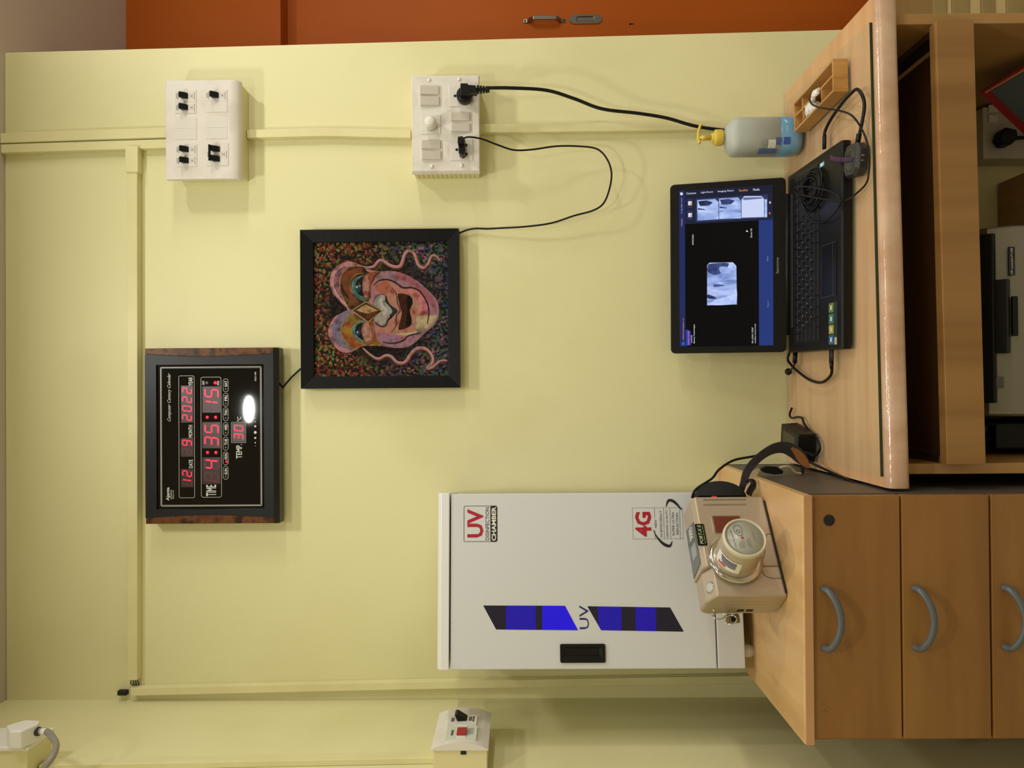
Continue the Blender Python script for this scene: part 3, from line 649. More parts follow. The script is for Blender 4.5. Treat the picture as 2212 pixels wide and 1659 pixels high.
disp('minutes_display', 489, 765, 630, 968, '35', 102, 60, 98, 2)
disp('hours_display', 489, 1040, 630, 1247, ' 4', 102, 60, 98, 2)
disp('temperature_display', 722, 772, 822, 918, '30', 66, 40, 66)
for cx, cy, on, r in ((527, 727, 1, 12), (593, 727, 1, 12), (530, 1002, 1, 12), (595, 1002, 1, 12), (590, 458, 1, 13), (525, 458, 0, 13), (678, 1073, 1, 9)) + tuple((672, q, 0, 9) for q in (507, 620, 733, 848, 962, 1190)):
    a, c = f(cx, cy); d_ = B(); d_.lathe([(r / f.k, 0), (r / f.k * .8, -.0005), (.0002, -.0007)], (a, Yt, c), 'y', 14); obj('indicator_lamp', d_, LED if on else mat('unlit_lamp', '33302f', .4) if on is None else (LED if on else PRT), ck, world=True)
CLOCK = ck
# ---------------------------------------------------------------- framed painting
f = mk(620, 470, 4.255, 1.722)
pt = thing('framed_painting', 'square painting of a laughing mask in a wide black frame', 'painting', (f(850, 840)[0], D, f(850, 840)[1]))
(xr, zt), (xl, zb_) = f(118, 112), f(1588, 1563); (ir, it), (il, ib) = f(236, 226), f(1480, 1452)
Y0 = 1.722
O = [(xl, zt), (xr, zt), (xr, zb_), (xl, zb_)]; I = [(il, it), (ir, it), (ir, ib), (il, ib)]
FRM = mat('satin_black_frame', '0f0f10', .42, bump=.2, bs=90, spec=.15)
for i in range(4):
    j = (i + 1) % 4; b = B()
    q = [O[i], O[j], I[j], I[i]]
    vs = [(p[0], Y0 + (.0 if k < 2 else .004), p[1]) for k, p in enumerate(q)] + [(p[0], D - .002, p[1]) for p in q]
    b.add(vs, [(0, 1, 2, 3), (7, 6, 5, 4), (0, 1, 5, 4), (1, 2, 6, 5), (2, 3, 7, 6), (3, 0, 4, 7)])
    obj('frame_side', b, FRM, pt, world=True, bevel=.0006)
# the canvas: dabs of paint by a Voronoi pattern
cv = bpy.data.materials.new('dabbed_canvas'); cv.use_nodes = True; nt = cv.node_tree; N = nt.nodes; bb = N['Principled BSDF']; bb.inputs['Roughness'].default_value = .6; bb.inputs['Specular IOR Level'].default_value = .08
tc = N.new('ShaderNodeTexCoord'); vo = N.new('ShaderNodeTexVoronoi'); vo.inputs['Scale'].default_value = 210; nt.links.new(tc.outputs['Object'], vo.inputs['Vector'])
sp_ = N.new('ShaderNodeSeparateColor'); nt.links.new(vo.outputs['Color'], sp_.inputs[0])
def ramp(cols):
    r = N.new('ShaderNodeValToRGB'); r.color_ramp.interpolation = 'CONSTANT'
    for i, c_ in enumerate(cols):
        e = r.color_ramp.elements[i] if i < 2 else r.color_ramp.elements.new(i / len(cols)); e.position = i / len(cols); e.color = lin(c_)
    nt.links.new(sp_.outputs[0], r.inputs[0]); return r
r1 = ramp(['18100e', '542119', '211913', '6e2e21', '2e3b19', '63231b', '140f0d', '496e2c', '7b3b36', '221410', '70612e', '17120f'])
r2 = ramp(['16161b', '2e3b61', '1c1918', '254829', '48404c', '212e51', '141311', '344c2e', '543b44', '191717', '805459', '1e1b18'])
r3 = ramp(['0e0c0a', '161210', '211813', '100e0c', '1c1611', '0c0b09', '232114', '14100e', '281914', '100d0c', '181410', '0c0a09'])
sx = N.new('ShaderNodeSeparateXYZ'); nt.links.new(tc.outputs['Object'], sx.inputs[0])
nz = N.new('ShaderNodeTexNoise'); nz.inputs['Scale'].default_value = 14; nt.links.new(tc.outputs['Object'], nz.inputs['Vector'])
mr = N.new('ShaderNodeMapRange'); mr.inputs['From Min'].default_value = .04; mr.inputs['From Max'].default_value = -.10
ad = N.new('ShaderNodeMath'); ad.operation = 'MULTIPLY_ADD'; ad.inputs[1].default_value = .35; nt.links.new(nz.outputs['Fac'], ad.inputs[0]); nt.links.new(sx.outputs['Z'], ad.inputs[2])
ad2 = N.new('ShaderNodeMath'); ad2.operation = 'SUBTRACT'; nt.links.new(ad.outputs[0], ad2.inputs[0]); ad2.inputs[1].default_value = .175
nt.links.new(ad2.outputs[0], mr.inputs['Value'])
mx = N.new('ShaderNodeMix'); mx.data_type = 'RGBA'; nt.links.new(mr.outputs[0], mx.inputs['Factor']); nt.links.new(r1.outputs[0], mx.inputs['A']); nt.links.new(r2.outputs[0], mx.inputs['B'])
ln = N.new('ShaderNodeVectorMath'); ln.operation = 'LENGTH'; nt.links.new(tc.outputs['Object'], ln.inputs[0])
m2 = N.new('ShaderNodeMapRange'); m2.inputs['From Min'].default_value = .095; m2.inputs['From Max'].default_value = .15
a3 = N.new('ShaderNodeMath'); a3.operation = 'MULTIPLY_ADD'; a3.inputs[1].default_value = .09; nt.links.new(nz.outputs['Fac'], a3.inputs[0]); nt.links.new(ln.outputs['Value'], a3.inputs[2])
a4 = N.new('ShaderNodeMath'); a4.operation = 'SUBTRACT'; a4.inputs[1].default_value = .045; nt.links.new(a3.outputs[0], a4.inputs[0]); nt.links.new(a4.outputs[0], m2.inputs['Value'])
mm = N.new('ShaderNodeMix'); mm.data_type = 'RGBA'; nt.links.new(m2.outputs[0], mm.inputs['Factor']); nt.links.new(r3.outputs[0], mm.inputs['A']); nt.links.new(mx.outputs['Result'], mm.inputs['B'])
nt.links.new(mm.outputs['Result'], bb.inputs['Base Color'])
YV = Y0 + .010
obj('canvas', B().box(il - .001, ir + .001, YV, YV + .006, ib - .001, it + .001), cv, pt, world=True)
def dk(a, k):
    c = [int(a[i:i + 2], 16) for i in (0, 2, 4)]; g_ = sum(c) / 3
    return ''.join('%02x' % int((v * .84 + g_ * .16) * k * .95) for v in c)
def pm(a, c=None, s=38): return mat('paint_' + a, a, .6, var=[dk(a, .62), dk(a, .95), dk(c or a, 1), dk(c or a, .8)], vs=s * 1.3, detail=7, bump=.3, bs=300, spec=.08)
PM = {}
def col(a, c=None, s=38):
    k = (a, c)
    if k not in PM: PM[k] = (len(PM), pm(a, c, s))
    return PM[k][0]
mk_ = B(); lay = [0]
def poly(pts, a, c=None, smooth=True, s=38):
    lay[0] += 1; q = sp(pts, 5) if smooth else pts
    mk_.prism([f(*t) for t in q], YV - .00004 * lay[0] - .0001, YV - .00004 * lay[0], col(a, c, s))
def stroke(pts, w_, a, c=None, taper=True):
    lay[0] += 1; c0 = cr([Vector((p, q, 0)) for p, q in pts], 6); L_, R_ = [], []; n = len(c0)
    for i, q in enumerate(c0):
        d_ = c0[min(i + 1, n - 1)] - c0[max(i - 1, 0)]; t = i / (n - 1); hw = w_ / 2 * ((.35 + .65 * math.sin(PI * min(max(t, .02), .98)) ** .5) if taper else 1)
        nn = Vector((-d_.y, d_.x, 0)).normalized() * hw; L_.append(f(q.x + nn.x, q.y + nn.y)); R_.append(f(q.x - nn.x, q.y - nn.y))
    Yl = YV - .00004 * lay[0] - .0001
    mk_.add([(a_, Yl, c_) for a_, c_ in L_ + R_], [(i, i + 1, n + i + 1, n + i) for i in range(n - 1)], col(a, c))
wv1 = [(640, 432), (720, 452), (790, 440), (830, 395), (870, 385), (920, 420), (980, 445), (1040, 430), (1075, 330), (1120, 298), (1165, 330), (1200, 425), (1250, 455), (1290, 420), (1320, 350), (1360, 345), (1400, 390)]
wv2 = [(690, 1198), (760, 1260), (830, 1295), (900, 1265), (950, 1275), (1010, 1330), (1080, 1325), (1140, 1240), (1200, 1198), (1270, 1205), (1325, 1260), (1335, 1325), (1283, 1385), (1330, 1375), (1400, 1318), (1470, 1312)]
for wv in (wv1, wv2): stroke([(a + 6, c + 10) for a, c in wv], 36, '3c2018', '5c2c1e'); stroke(wv, 30, 'b06a60', '9a6a6c'); stroke([(a - 3, c - 5) for a, c in wv], 9, 'c89086', 'b88a94')
poly([(545, 848), (480, 770), (415, 690), (385, 600), (400, 500), (470, 428), (550, 397), (640, 417), (740, 470), (860, 488), (1000, 490), (1150, 548), (1280, 650), (1370, 750), (1396, 860), (1370, 965), (1270, 1055), (1170, 1150), (1080, 1197), (960, 1195), (850, 1180), (720, 1172), (640, 1205), (560, 1240), (470, 1222), (400, 1140), (368, 1060), (385, 980), (440, 900)], 'a8646c', 'b4787c')
# brow lobes
poly([(575, 845), (510, 770), (440, 690), (415, 600), (430, 520), (490, 455), (570, 440), (660, 455), (730, 490), (640, 560), (560, 700)], '6e4450', '9a5a60')
stroke([(590, 850), (520, 780), (450, 700), (412, 600), (425, 505), (500, 440)], 12, 'c8a49a', 'b08890')
poly([(585, 848), (520, 760), (478, 640), (485, 540), (540, 465), (620, 440), (700, 450), (740, 490), (860, 490), (800, 560), (760, 650), (770, 720), (700, 790)], '3c2414', '6a4424', s=30)
poly([(600, 760), (535, 690), (500, 600), (520, 510), (600, 470), (680, 480), (620, 540), (590, 640)], '8a3a20', '5a3818', s=22)
poly([(580, 850), (480, 880), (410, 970), (405, 1060), (440, 1150), (530, 1205), (610, 1205), (560, 1100), (560, 980)], '6c5c74', '7a6a80')
poly([(600, 880), (540, 940), (490, 1020), (510, 1110), (600, 1205), (700, 1170), (720, 1165), (840, 1165), (870, 1130), (790, 1000), (790, 920), (720, 950)], '5a3c14', '8a6420', s=22)
poly([(560, 950), (500, 1020), (520, 1100), (600, 1190), (680, 1180), (640, 1080), (590, 1010)], 'a0761c', '8a3a1c', s=20)
# gold rims
G1, G2 = 'a88a44', '8a6a2c'
for s_ in ([(585, 848), (520, 765), (478, 645), (485, 540), (540, 462), (620, 438), (700, 450), (745, 492), (860, 492)], [(585, 852), (545, 920), (490, 1000), (500, 1090), (590, 1200), (680, 1175), (840, 1170), (870, 1132)],
           [(790, 800), (760, 700), (760, 640), (800, 560), (860, 494)], [(790, 920), (792, 1010), (830, 1100), (870, 1135)], [(720, 770), (640, 730), (580, 660), (575, 580), (620, 520), (700, 505)], [(735, 950), (650, 950), (590, 1010), (590, 1080), (640, 1140), (720, 1170)]): stroke(s_, 8, G1, G2)
# eyes
for pts, e_ in (([(700, 525), (610, 560), (585, 630), (610, 710), (690, 755), (745, 745), (700, 660), (690, 590)], [(712, 530), (645, 565), (620, 625), (640, 690), (700, 720), (685, 620)]), ([(700, 945), (620, 970), (590, 1030), (610, 1090), (700, 1150), (690, 1060), (680, 1000)], [(695, 965), (640, 980), (618, 1030), (635, 1080), (695, 1125), (675, 1040)])):
    poly(pts, '3e6660', '5a8078'); poly(e_, '14120f', '1c1a18')
poly([(650, 590), (672, 620), (665, 670), (640, 680), (625, 640)], '2c4650', '182428'); poly([(650, 1015), (672, 1040), (662, 1080), (638, 1078), (628, 1045)], '22304e', '161c28')
for a, c, r in ((635, 633, 12), (660, 625, 8), (640, 1052, 9)): poly([(a + r * math.cos(t), c + r * math.sin(t)) for t in (0, 1.57, 3.14, 4.71)], 'c8ccc4')
# lower lids and cheeks
poly([(700, 530), (760, 500), (840, 500), (795, 560), (760, 640), (765, 700), (715, 745), (685, 660), (685, 590)], 'a04e36', '6a2c1c'); poly([(700, 545), (740, 535), (745, 620), (740, 700), (712, 730), (690, 650)], 'b47c6c', '8a4a3c')
poly([(700, 955), (765, 930), (790, 990), (800, 1080), (800, 1130), (730, 1160), (695, 1110), (675, 1030)], 'a4533a', '7a3824'); poly([(700, 975), (740, 965), (765, 1030), (770, 1110), (720, 1135), (690, 1070)], 'b8887a', '96604e')
poly([(870, 492), (1000, 492), (1150, 550), (1280, 652), (1370, 752), (1394, 860), (1366, 962), (1268, 1052), (1170, 1148), (1080, 1192), (960, 1192), (855, 1150), (800, 1050), (800, 960), (850, 860), (780, 760), (765, 650), (805, 560)], '8a6874', 'a06878')
poly([(1000, 500), (1140, 552), (1270, 660), (1350, 760), (1370, 860), (1330, 820), (1250, 700), (1130, 600), (1010, 560)], 'a85460', '94505c')
poly([(860, 575), (950, 575), (1060, 640), (1180, 645), (1260, 720), (1300, 850), (1290, 960), (1200, 1040), (1080, 1100), (960, 1150), (860, 1125), (800, 1020), (840, 960), (870, 860), (850, 720), (800, 680), (795, 610)], 'b46a50', 'a87464')
poly([(1060, 650), (1180, 655), (1260, 740), (1290, 860), (1250, 900), (1190, 820), (1190, 720), (1120, 690)], 'b05060', 'c07870'); poly([(1190, 910), (1290, 900), (1370, 900), (1330, 980), (1200, 1050), (1080, 1080), (1000, 1060), (1170, 1040)], 'a89468', 'b8a478')
poly([(820, 1060), (860, 1130), (960, 1150), (1060, 1110), (1000, 1080), (900, 1060)], 'a06078', '8c6880')
poly([(850, 590), (920, 585), (960, 660), (900, 700), (810, 670), (805, 620)], 'b4523e', 'a85a48')
# dark lines
for s_, w_ in (([(790, 620), (840, 575), (930, 568), (1000, 600), (1060, 640), (1140, 640), (1210, 670), (1275, 760), (1300, 860), (1285, 975)], 16), ([(870, 1140), (960, 1155), (1060, 1130), (1110, 1085), (1220, 1060)], 14), ([(790, 560), (800, 530), (850, 498)], 8), ([(850, 1178), (960, 1202), (1080, 1200)], 12)): stroke(s_, w_, '2c1618', '3a1e20')
# mouth
poly([(955, 635), (955, 635), (1010, 690), (1060, 690), (1130, 655), (1190, 700), (1195, 800), (1180, 880), (1200, 980), (1185, 1040), (1080, 1035), (1010, 1040), (950, 1055), (950, 1055), (990, 990), (995, 890), (1030, 840), (1000, 760), (990, 690)], '8e4624', 'a0522c')
poly([(1015, 700), (1080, 700), (1130, 720), (1150, 780), (1125, 850), (1140, 930), (1130, 990), (1070, 1020), (1020, 1025), (1035, 950), (1050, 870), (1030, 800)], '4a2010', '331408'); poly([(1100, 720), (1145, 740), (1140, 800), (1115, 860), (1135, 930), (1125, 975), (1090, 985), (1100, 860)], '120d09')
stroke([(955, 637), (1000, 700), (1010, 780), (1035, 850), (1000, 900), (995, 990), (952, 1055)], 7, '2c120a')
# nose
poly([(900, 710), (935, 790), (1010, 850), (970, 900), (920, 930), (905, 990), (940, 900), (900, 850)], '1d2420', '2a302c')
poly([(790, 760), (830, 715), (890, 712), (900, 770), (950, 830), (960, 870), (915, 910), (900, 980), (860, 985), (800, 940), (795, 900), (850, 855), (795, 800)], 'a39a92', '8a8680'); poly([(840, 740), (870, 740), (880, 800), (920, 850), (880, 900), (870, 860)], 'bab2a6', 'a8a098')
stroke([(790, 770), (815, 720), (860, 700), (905, 712)], 9, '5c4a50'); stroke([(800, 960), (840, 992), (885, 998), (912, 975)], 12, '3c2c34')
# diamond
poly([(590, 850), (720, 770), (870, 855), (738, 958)], '3a2110', '55321a', False); poly([(625, 850), (715, 795), (835, 852), (735, 880)], 'a8804a', 'b89058', False); poly([(735, 880), (835, 860), (738, 935), (650, 880)], '6a3416', '4a2410', False)
for q in (((590, 850), (720, 770)), ((720, 770), (870, 855)), ((870, 855), (738, 958)), ((738, 958), (590, 850))): stroke([q[0], q[1]], 9, 'b09458', '8e7238', False)
stroke([(690, 840), (700, 860), (725, 845), (745, 860), (760, 842), (790, 850)], 4, '7a4a24')
obj('mask_painting', mk_, [m for _, m in sorted(PM.values(), key=lambda t: t[0])], pt, world=True, label='colourful laughing mask face painted on the canvas')
# ---------------------------------------------------------------- things on the left wall
XF = -.640
iso = thing('isolator_box', 'small white breaker box with a red switch on the left side wall', 'breaker box', (LX, 1.41, 1.46))
G = lambda x, y: (lambda p: (p.y, p.z))(PX(x, y, XF))
G2 = lambda x, y: (lambda p: (p.y, p.z))(PX(x, y, XF - .013))
(yF, zT), (yN, zB) = G2(949.5, 1542), G2(1054.5, 1620)
obj('back_box', B().box(LX + .0005, XF - .014, yN + .003, yF - .003, zB + .002, zT - .004), CREAMBOX, iso, world=True, bevel=.0015)
b = B(); pr_ = [(XF - .014, zT)] + [(XF - .012 * abs(2 * i / 10 - 1) ** 2.2, zT - (zT - zB) * i / 10) for i in range(11)] + [(XF - .014, zB)]
b.add([(x, y, z) for y in (yN, yF) for x, z in pr_], [tuple(range(13)), tuple(range(13, 26))] + [(i, (i + 1) % 13, 13 + (i + 1) % 13, 13 + i) for i in range(13)])
obj('cover', b, WHITE, iso, world=True)
cg = lambda cx, cy: G(860 + cx / 5.53, 1440 + cy / 5.53)
def pane(name, c0_, r0_, c1_, r1_, xo, x1_, m, par, bv=.0004):
    (ya, za), (yb, zb2) = cg(c0_, r0_), cg(c1_, r1_); return obj(name, B().box(XF + xo, XF + x1_, min(ya, yb), max(ya, yb), min(za, zb2), max(za, zb2)), m, par, world=True, bevel=bv)
o = pane('breaker', 610, 590, 935, 695, -.004, .0012, MODW, iso)
(ya, za), (yb, zb2) = cg(700, 590), cg(820, 672)
b = B(); b.add([(x, y, z) for y in (min(ya, yb) + .004, max(ya, yb) - .003) for x, z in ((XF, za - .004), (XF + .013, za + .002), (XF + .0145, za - .003), (XF + .003, zb2))], [(0, 1, 2, 3), (4, 5, 6, 7), (0, 1, 5, 4), (1, 2, 6, 5), (2, 3, 7, 6), (3, 0, 4, 7)])
obj('toggle', b, BLACK, o, world=True, bevel=.0008)
pane('printed_marks', 850, 605, 880, 655, .0011, .0014, PRT, o, 0); pane('printed_marks', 895, 600, 908, 665, .0011, .0014, PRT, o, 0); pane('printed_marks', 640, 620, 670, 665, .0011, .0014, PRT, o, 0)
o = pane('indicator_switch', 592, 712, 932, 868, -.004, .0012, mat('pale_green_white', 'cdd2c2', .4), iso)
pane('switch_well', 720, 712, 805, 860, .0008, .0022, WHITE2, o); pane('red_rocker', 710, 768, 812, 838, .0015, .0075, mat('red_rocker', 'a3282a', .3), o, .001)
pane('printed_marks', 640, 765, 655, 830, .0011, .0014, PRT, o, 0); pane('terminal_window', 815, 740, 900, 815, .0009, .0013, mat('grey_window', 'a9aa9d', .4), o, 0)
b = B(); p = PX(998, 1622, XF); b.box(XF - .022, XF - .016, yN + .0015, yN + .0035, p.z - .005, p.z + .005); obj('side_slot', b, DARK, iso, world=True)
# wall socket and plug near the ceiling
XS = -.640
spb = thing('socket_box', 'white socket plate on a deep box high on the left wall', 'socket', (LX, 1.37, 2.3))
(yF, zB), (yN, _) = (lambda p: (p.y, p.z))(PX(119, 1571, XS)), (lambda p: (p.y, p.z))(PX(61, 1614, XS))
zB = PX(119, 1571, XS).z
obj('back_box', B().box(LX + .0005, XS - .008, yN + .004, yF - .004, zB + .004, zB + .13), CREAMBOX, spb, world=True, bevel=.001)
b = B(); b.box(XS - .008, XS, yN, yF, zB, zB + .134); obj('plate', b, WHITE2, spb, world=True, bevel=.002)
plg = thing('white_plug', 'chunky white plug with grey cable in the socket high on the left wall', 'plug', (XS, 1.38, 2.27))
GP = lambda x, y: (lambda p: (p.y, p.z))(PX(x, y, XS + .034))
pp = [GP(*q) for q in ((13.6, 1566.5), (20, 1579), (45, 1579), (83, 1563), (87, 1556), (56, 1554))]
b = B(); b.add([(x, y, z) for x in (XS + .0005, XS + .034) for y, z in pp], [tuple(range(6)), tuple(range(6, 12))] + [(i, (i + 1) % 6, 6 + (i + 1) % 6, 6 + i) for i in range(6)])
obj('plug_body', b, WHITE2, plg, world=True, bevel=.003)
q0 = PX(78, 1580, XS + .020)
b = B(); b.tube([(q0.x, q0.y, q0.z + .012), (q0.x, q0.y, q0.z - .006)], .008, 12, spline=False); obj('collar', b, DGREY, plg, world=True)
GC = mat('grey_flex', '8a8478', .45)
b = B(); cp = [Vector((q0.x, q0.y, q0.z))] + [PX(x, y, xx) for x, y, xx in ((100, 1580, XS + .022), (115, 1595, XS + .024), (121, 1612, XS + .020), (113, 1635, XS + .012), (98, 1655, XS + .0), (85, 1675, -.66), (80, 1700, -.68))]
b.tube(cp, .0058, 12); obj('cable', b, GC, plg, world=True)
b = B(); b.tube([cp[0] + (cp[1] - cp[0]) * .6, cp[1] + (cp[2] - cp[1]) * .05], .0063, 12, spline=False); obj('cable_marker', b, WHITE2, plg, world=True)
t = thing('cable_trunking', 'painted vertical trunking on the left wall above the small breaker box', 'cable trunking', (LX, 1.42, 1.6))
p0, p1 = PX(122, 1641, -.69), PX(938, 1625, -.69)
b = B(); b.hexa([(LX + .0005, p1.y - .026, zT), (-.688, p1.y - .026, zT), (-.688, p1.y, zT), (LX + .0005, p1.y, zT)], [(LX + .0005, p0.y - .026, zB), (-.688, p0.y - .026, zB), (-.688, p0.y, zB), (LX + .0005, p0.y, zB)])
obj('base', b, TRK, t, world=True, bevel=.001)
# ---------------------------------------------------------------- laptop
lap = thing('laptop', 'open black laptop showing a dental x-ray on its screen', 'laptop', (.2565, 1.3850, GZ), (0, 0, math.radians(-1.2)))
LM = wm(lap).inverted(); W2 = .1875; LD = .2615
def Bm(cx, cy, z=.022, x0=1420, y0=350, s=3.53):
    p = LM @ PZ(x0 + cx / s, y0 + cy / s, GZ + z); return p.x, p.y
LAPB = mat('laptop_black', '131211', .4, bump=.1, bs=600, spec=.22); LAPG = mat('laptop_gloss_black', '0d0d0d', .12)
b = B(); prf = [(.004, .002), (0, .008), (.001, .018), (.005, .0205), (LD, .0255), (LD, .004), (LD - .01, .002)]
b.prism(prf, -W2, W2, ax='x'); base = obj('base', b, LAPB, lap, bevel=.0015)
ztop = lambda y: .0205 + (y - .005) / (LD - .005) * .005
for a in (-.16, .16):
    for c in (.02, .26): obj('rubber_foot', B().box(a - .015, a + .015, c - .004, c + .004, 0.0001, .003), RUBBER, base)
# keyboard well and keys
kx0, ky1 = Bm(1045, 1385); kx1, ky0 = Bm(1222, 40); kx0, kx1 = -.170, .176; ky0, ky1 = .1005, .2245
zt = lambda y: ztop(y) + .0004
b = B(); b.hexa([(kx0, ky0, zt(ky0) - .002), (kx1, ky0, zt(ky0) - .002), (kx1, ky1, zt(ky1) - .002), (kx0, ky1, zt(ky1) - .002)], [(kx0, ky0, zt(ky0)), (kx1, ky0, zt(ky0)), (kx1, ky1, zt(ky1)), (kx0, ky1, zt(ky1))])
kb = obj('keyboard', b, mat('key_bed', '0b0b0b', .4), lap)
KEYM = mat('key_black', '141312', .5, spec=.3); KEYP = mat('key_letter', 'b9b6ae', .5)
rows = [('', 16, None), ("`1234567890-=", 17, None), ("QWERTYUIOP[]", 17, None), ("ASDFGHJKL;'", 17, None), ("ZXCVBNM,./", 17, None), ('', 14, None)]
rh = (ky1 - ky0) / 6.0; kid = {}
def key(x0, x1, yc, h, ch=''):
    w_ = x1 - x0 - .0022; tag_ = (round(w_, 4), round(h, 4), ch)
    if tag_ not in kid:
        k_ = B(); hw, hh = w_ / 2, h / 2 - .0011
        k_.add([(-hw, -hh, 0), (hw, -hh, 0), (hw, hh, 0), (-hw, hh, 0), (-hw + .0012, -hh + .001, .0017), (hw - .0012, -hh + .001, .0017), (hw - .0012, hh - .001, .0017), (-hw + .0012, hh - .001, .0017)], [(3, 2, 1, 0), (4, 5, 6, 7), (0, 1, 5, 4), (1, 2, 6, 5), (2, 3, 7, 6), (3, 0, 4, 7)])
        if ch: text(k_, ch, -.0028, .0028, .0034, 0, mi=1, mtx=Matrix(((1, 0, 0, 0), (0, 0, 1, 0), (0, -1, 0, .0019), (0, 0, 0, 1))))
        o = obj('key', k_, [KEYM, KEYP], kb); kid[tag_] = o
    else: o = kid[tag_].copy(); C.objects.link(o)
    o.location = ((x0 + x1) / 2, yc, zt(yc)); o.rotation_euler = (math.atan(.005 / LD), 0, 0)
kxm = kx1 - .062       # number pad starts after this
for ri in range(6):
    yc = ky1 - rh * (ri + .5); h = rh if ri else rh * .85
    if ri == 0: n = 16; ws = [1] * n; chs = [''] * n
    elif ri == 1: ws = [1] * 13 + [1.9]; chs = list("`1234567890-=") + ['']
    elif ri == 2: ws = [1.4] + [1] * 12 + [1.5]; chs = [''] + list("QWERTYUIOP[]") + ['']
    elif ri == 3: ws = [1.7] + [1] * 11 + [2.2]; chs = [''] + list("ASDFGHJKL;'") + ['']
    elif ri == 4: ws = [2.2] + [1] * 10 + [2.7]; chs = [''] + list("ZXCVBNM,./") + ['']
    else: ws = [1.3, 1, 1, 1.2, 5.4, 1.2, 1, 1, 1.6]; chs = [''] * 9
    x = kx0 + .003; u_ = (kxm - .003 - x) / sum(ws)
    for w_, ch in zip(ws, chs): key(x, x + w_ * u_, yc, h, ch); x += w_ * u_
    u2 = (kx1 - .003 - kxm - .001) / 4
    if ri < 5:
        for q in range(4):
            if ri in (4,) and q == 3: continue
            key(kxm + .001 + q * u2, kxm + .001 + (q + 1) * u2, yc, h, '' if ri in (0, 1) or q == 3 else '789456123'[(ri - 2) * 3 + q])
    else: key(kxm + .001, kxm + .001 + 2 * u2, yc, h, '0'); key(kxm + .001 + 2 * u2, kxm + .001 + 3 * u2, yc, h); key(kxm + .001 + 3 * u2, kxm + .001 + 4 * u2, yc, h)
# speaker grille strip, touchpad, stickers
b = B(); b.box(-.135, .146, .2355, .2455, .0235, .0262); gr = obj('speaker_grille', b, mat('grille_grey', '4a4a48', .35, .6), lap, bevel=.0006)
b = B()
for i in range(70): x = -.131 + i * .0039; b.box(x, x + .0012, .2363, .2447, .0262, .0265)
o = obj('grille_slots', b, DARK, gr); o['kind'] = 'stuff'
tx0, ty1 = Bm(1250, 1040); tx1, ty0 = Bm(1362, 600)
b = B(); zz = ztop((ty0 + ty1) / 2) + .0003; b.rrect((tx0 + tx1) / 2, (ty0 + ty1) / 2, tx1 - tx0, ty1 - ty0, .003, zz - .001, zz + .0003, ax='z')
tp = obj('touchpad', b, mat('touchpad_black', '0e0e0d', .35, spec=.2), lap)
b = B(); o_, i_ = rr((tx0 + tx1) / 2, (ty0 + ty1) / 2, tx1 - tx0, ty1 - ty0, .003), rr((tx0 + tx1) / 2, (ty0 + ty1) / 2, tx1 - tx0 - .0012, ty1 - ty0 - .0012, .0025); n = len(o_)
b.add([(p, q, zz + .0005) for p, q in o_ + i_], [(i, (i + 1) % n, n + (i + 1) % n, n + i) for i in range(n)]); b.box(tx0 + .001, tx1 - .001, ty0 + .014, ty0 + .0146, zz + .0002, zz + .0005)
obj('touchpad_rim', b, mat('rim_grey', '55534f', .4), tp)
def stick(name, c0, r0_, c1, r1_, m, dz=.0004, txt=None):
    xa, ya = Bm(c0, r0_); xb_, yb = Bm(c1, r1_); z = ztop((ya + yb) / 2) + dz
    b = B(); b.box(min(xa, xb_), max(xa, xb_), min(ya, yb), max(ya, yb), z - .0005, z)
    return obj(name, b, m, base)
stick('spec_sticker', 1303, 1396, 1370, 1062, mat('sticker_dark', '23312c', .4), .0003)
for q, c_, m_ in (((1072, 1150), '6b7a35', 'a'), ((1156, 1236), '3e7468', 'b'), ((1241, 1312), 'a39c3a', 'c'), ((1318, 1392), '2c6390', 'd')):
    stick('spec_icon', 1306, q[1], 1342, q[0], mat('sticker_' + m_, c_, .4), .0005); stick('spec_mark', 1318, (q[0] + q[1]) / 2 + 18, 1330, (q[0] + q[1]) / 2 - 18, mat('sticker_white' + m_, 'c9d0c4', .4), .0007)
stick('spec_mark', 1348, 1392, 1366, 1335, mat('sticker_grey', 'a8aaa0', .4), .0006)
stick('chip_sticker', 1240, 46, 1272, -6, mat('chip_blue', '7cc0e0', .3), .0004); stick('chip_mark', 1246, 36, 1262, 4, mat('chip_white', 'dcebf2', .3), .0006)
# lid
HL = .246; TILT = math.radians(13.8)
lidm = Matrix.Translation((0, LD - .006, .0275)) @ Matrix.Rotation(-TILT, 4, 'X')
def LidP(cx, cy):
    """crop px on the lid -> across, up"""
    t = (985 - cx) / 895 * HL; cl = 1463 - (cx - 90) * .0145; c_ = 177 - (cx - 90) * .088
    return ((cl - cy) / (cl - c_) - .5) * W2 * 2 * .992, t
LidP.Y = -.0012; LidP.k = 3.62 * F / 1.675
def lobj(name, b, m, par, **k): b.xf(lidm); return obj(name, b, m, par, **k)
b = B(); b.prism(rr(0, HL / 2 + .002, W2 * 2 * .992, HL - .004, .010), 0, .0075); lid = lobj('screen_lid', b, LAPB, lap, bevel=.0015)
b = B(); b.lathe([(.006, -.15), (.006, .15)], (0, .004, .001), 'x', 16); lobj('hinge_bar', b, LAPB, lap)
b = B()
for i in range(-5, 6): pass
sx_, st1 = LidP(161, 1408); s2, st0 = LidP(872, 415); sxr = .1725
SCB = mat('screen_black', '040404', .12, emit='06070a', es=.6, spec=.12)
b = B(); b.box(-.1715, .1715, -.0006, .0005, st0, st1); scr = lobj('screen', b, SCB, lid)
EMC = {}
def em(c_, s=1.0, c2=None, vs=60, dist=(1, 1, 1)):
    k = (c_, s, c2)
    if k not in EMC: EMC[k] = mat('screen_' + c_, '0a0a0a', .15, spec=.12, emit=c_, es=s, var=[c_, c2] if c2 else None, vs=vs, vscale=dist)
    return EMC[k]
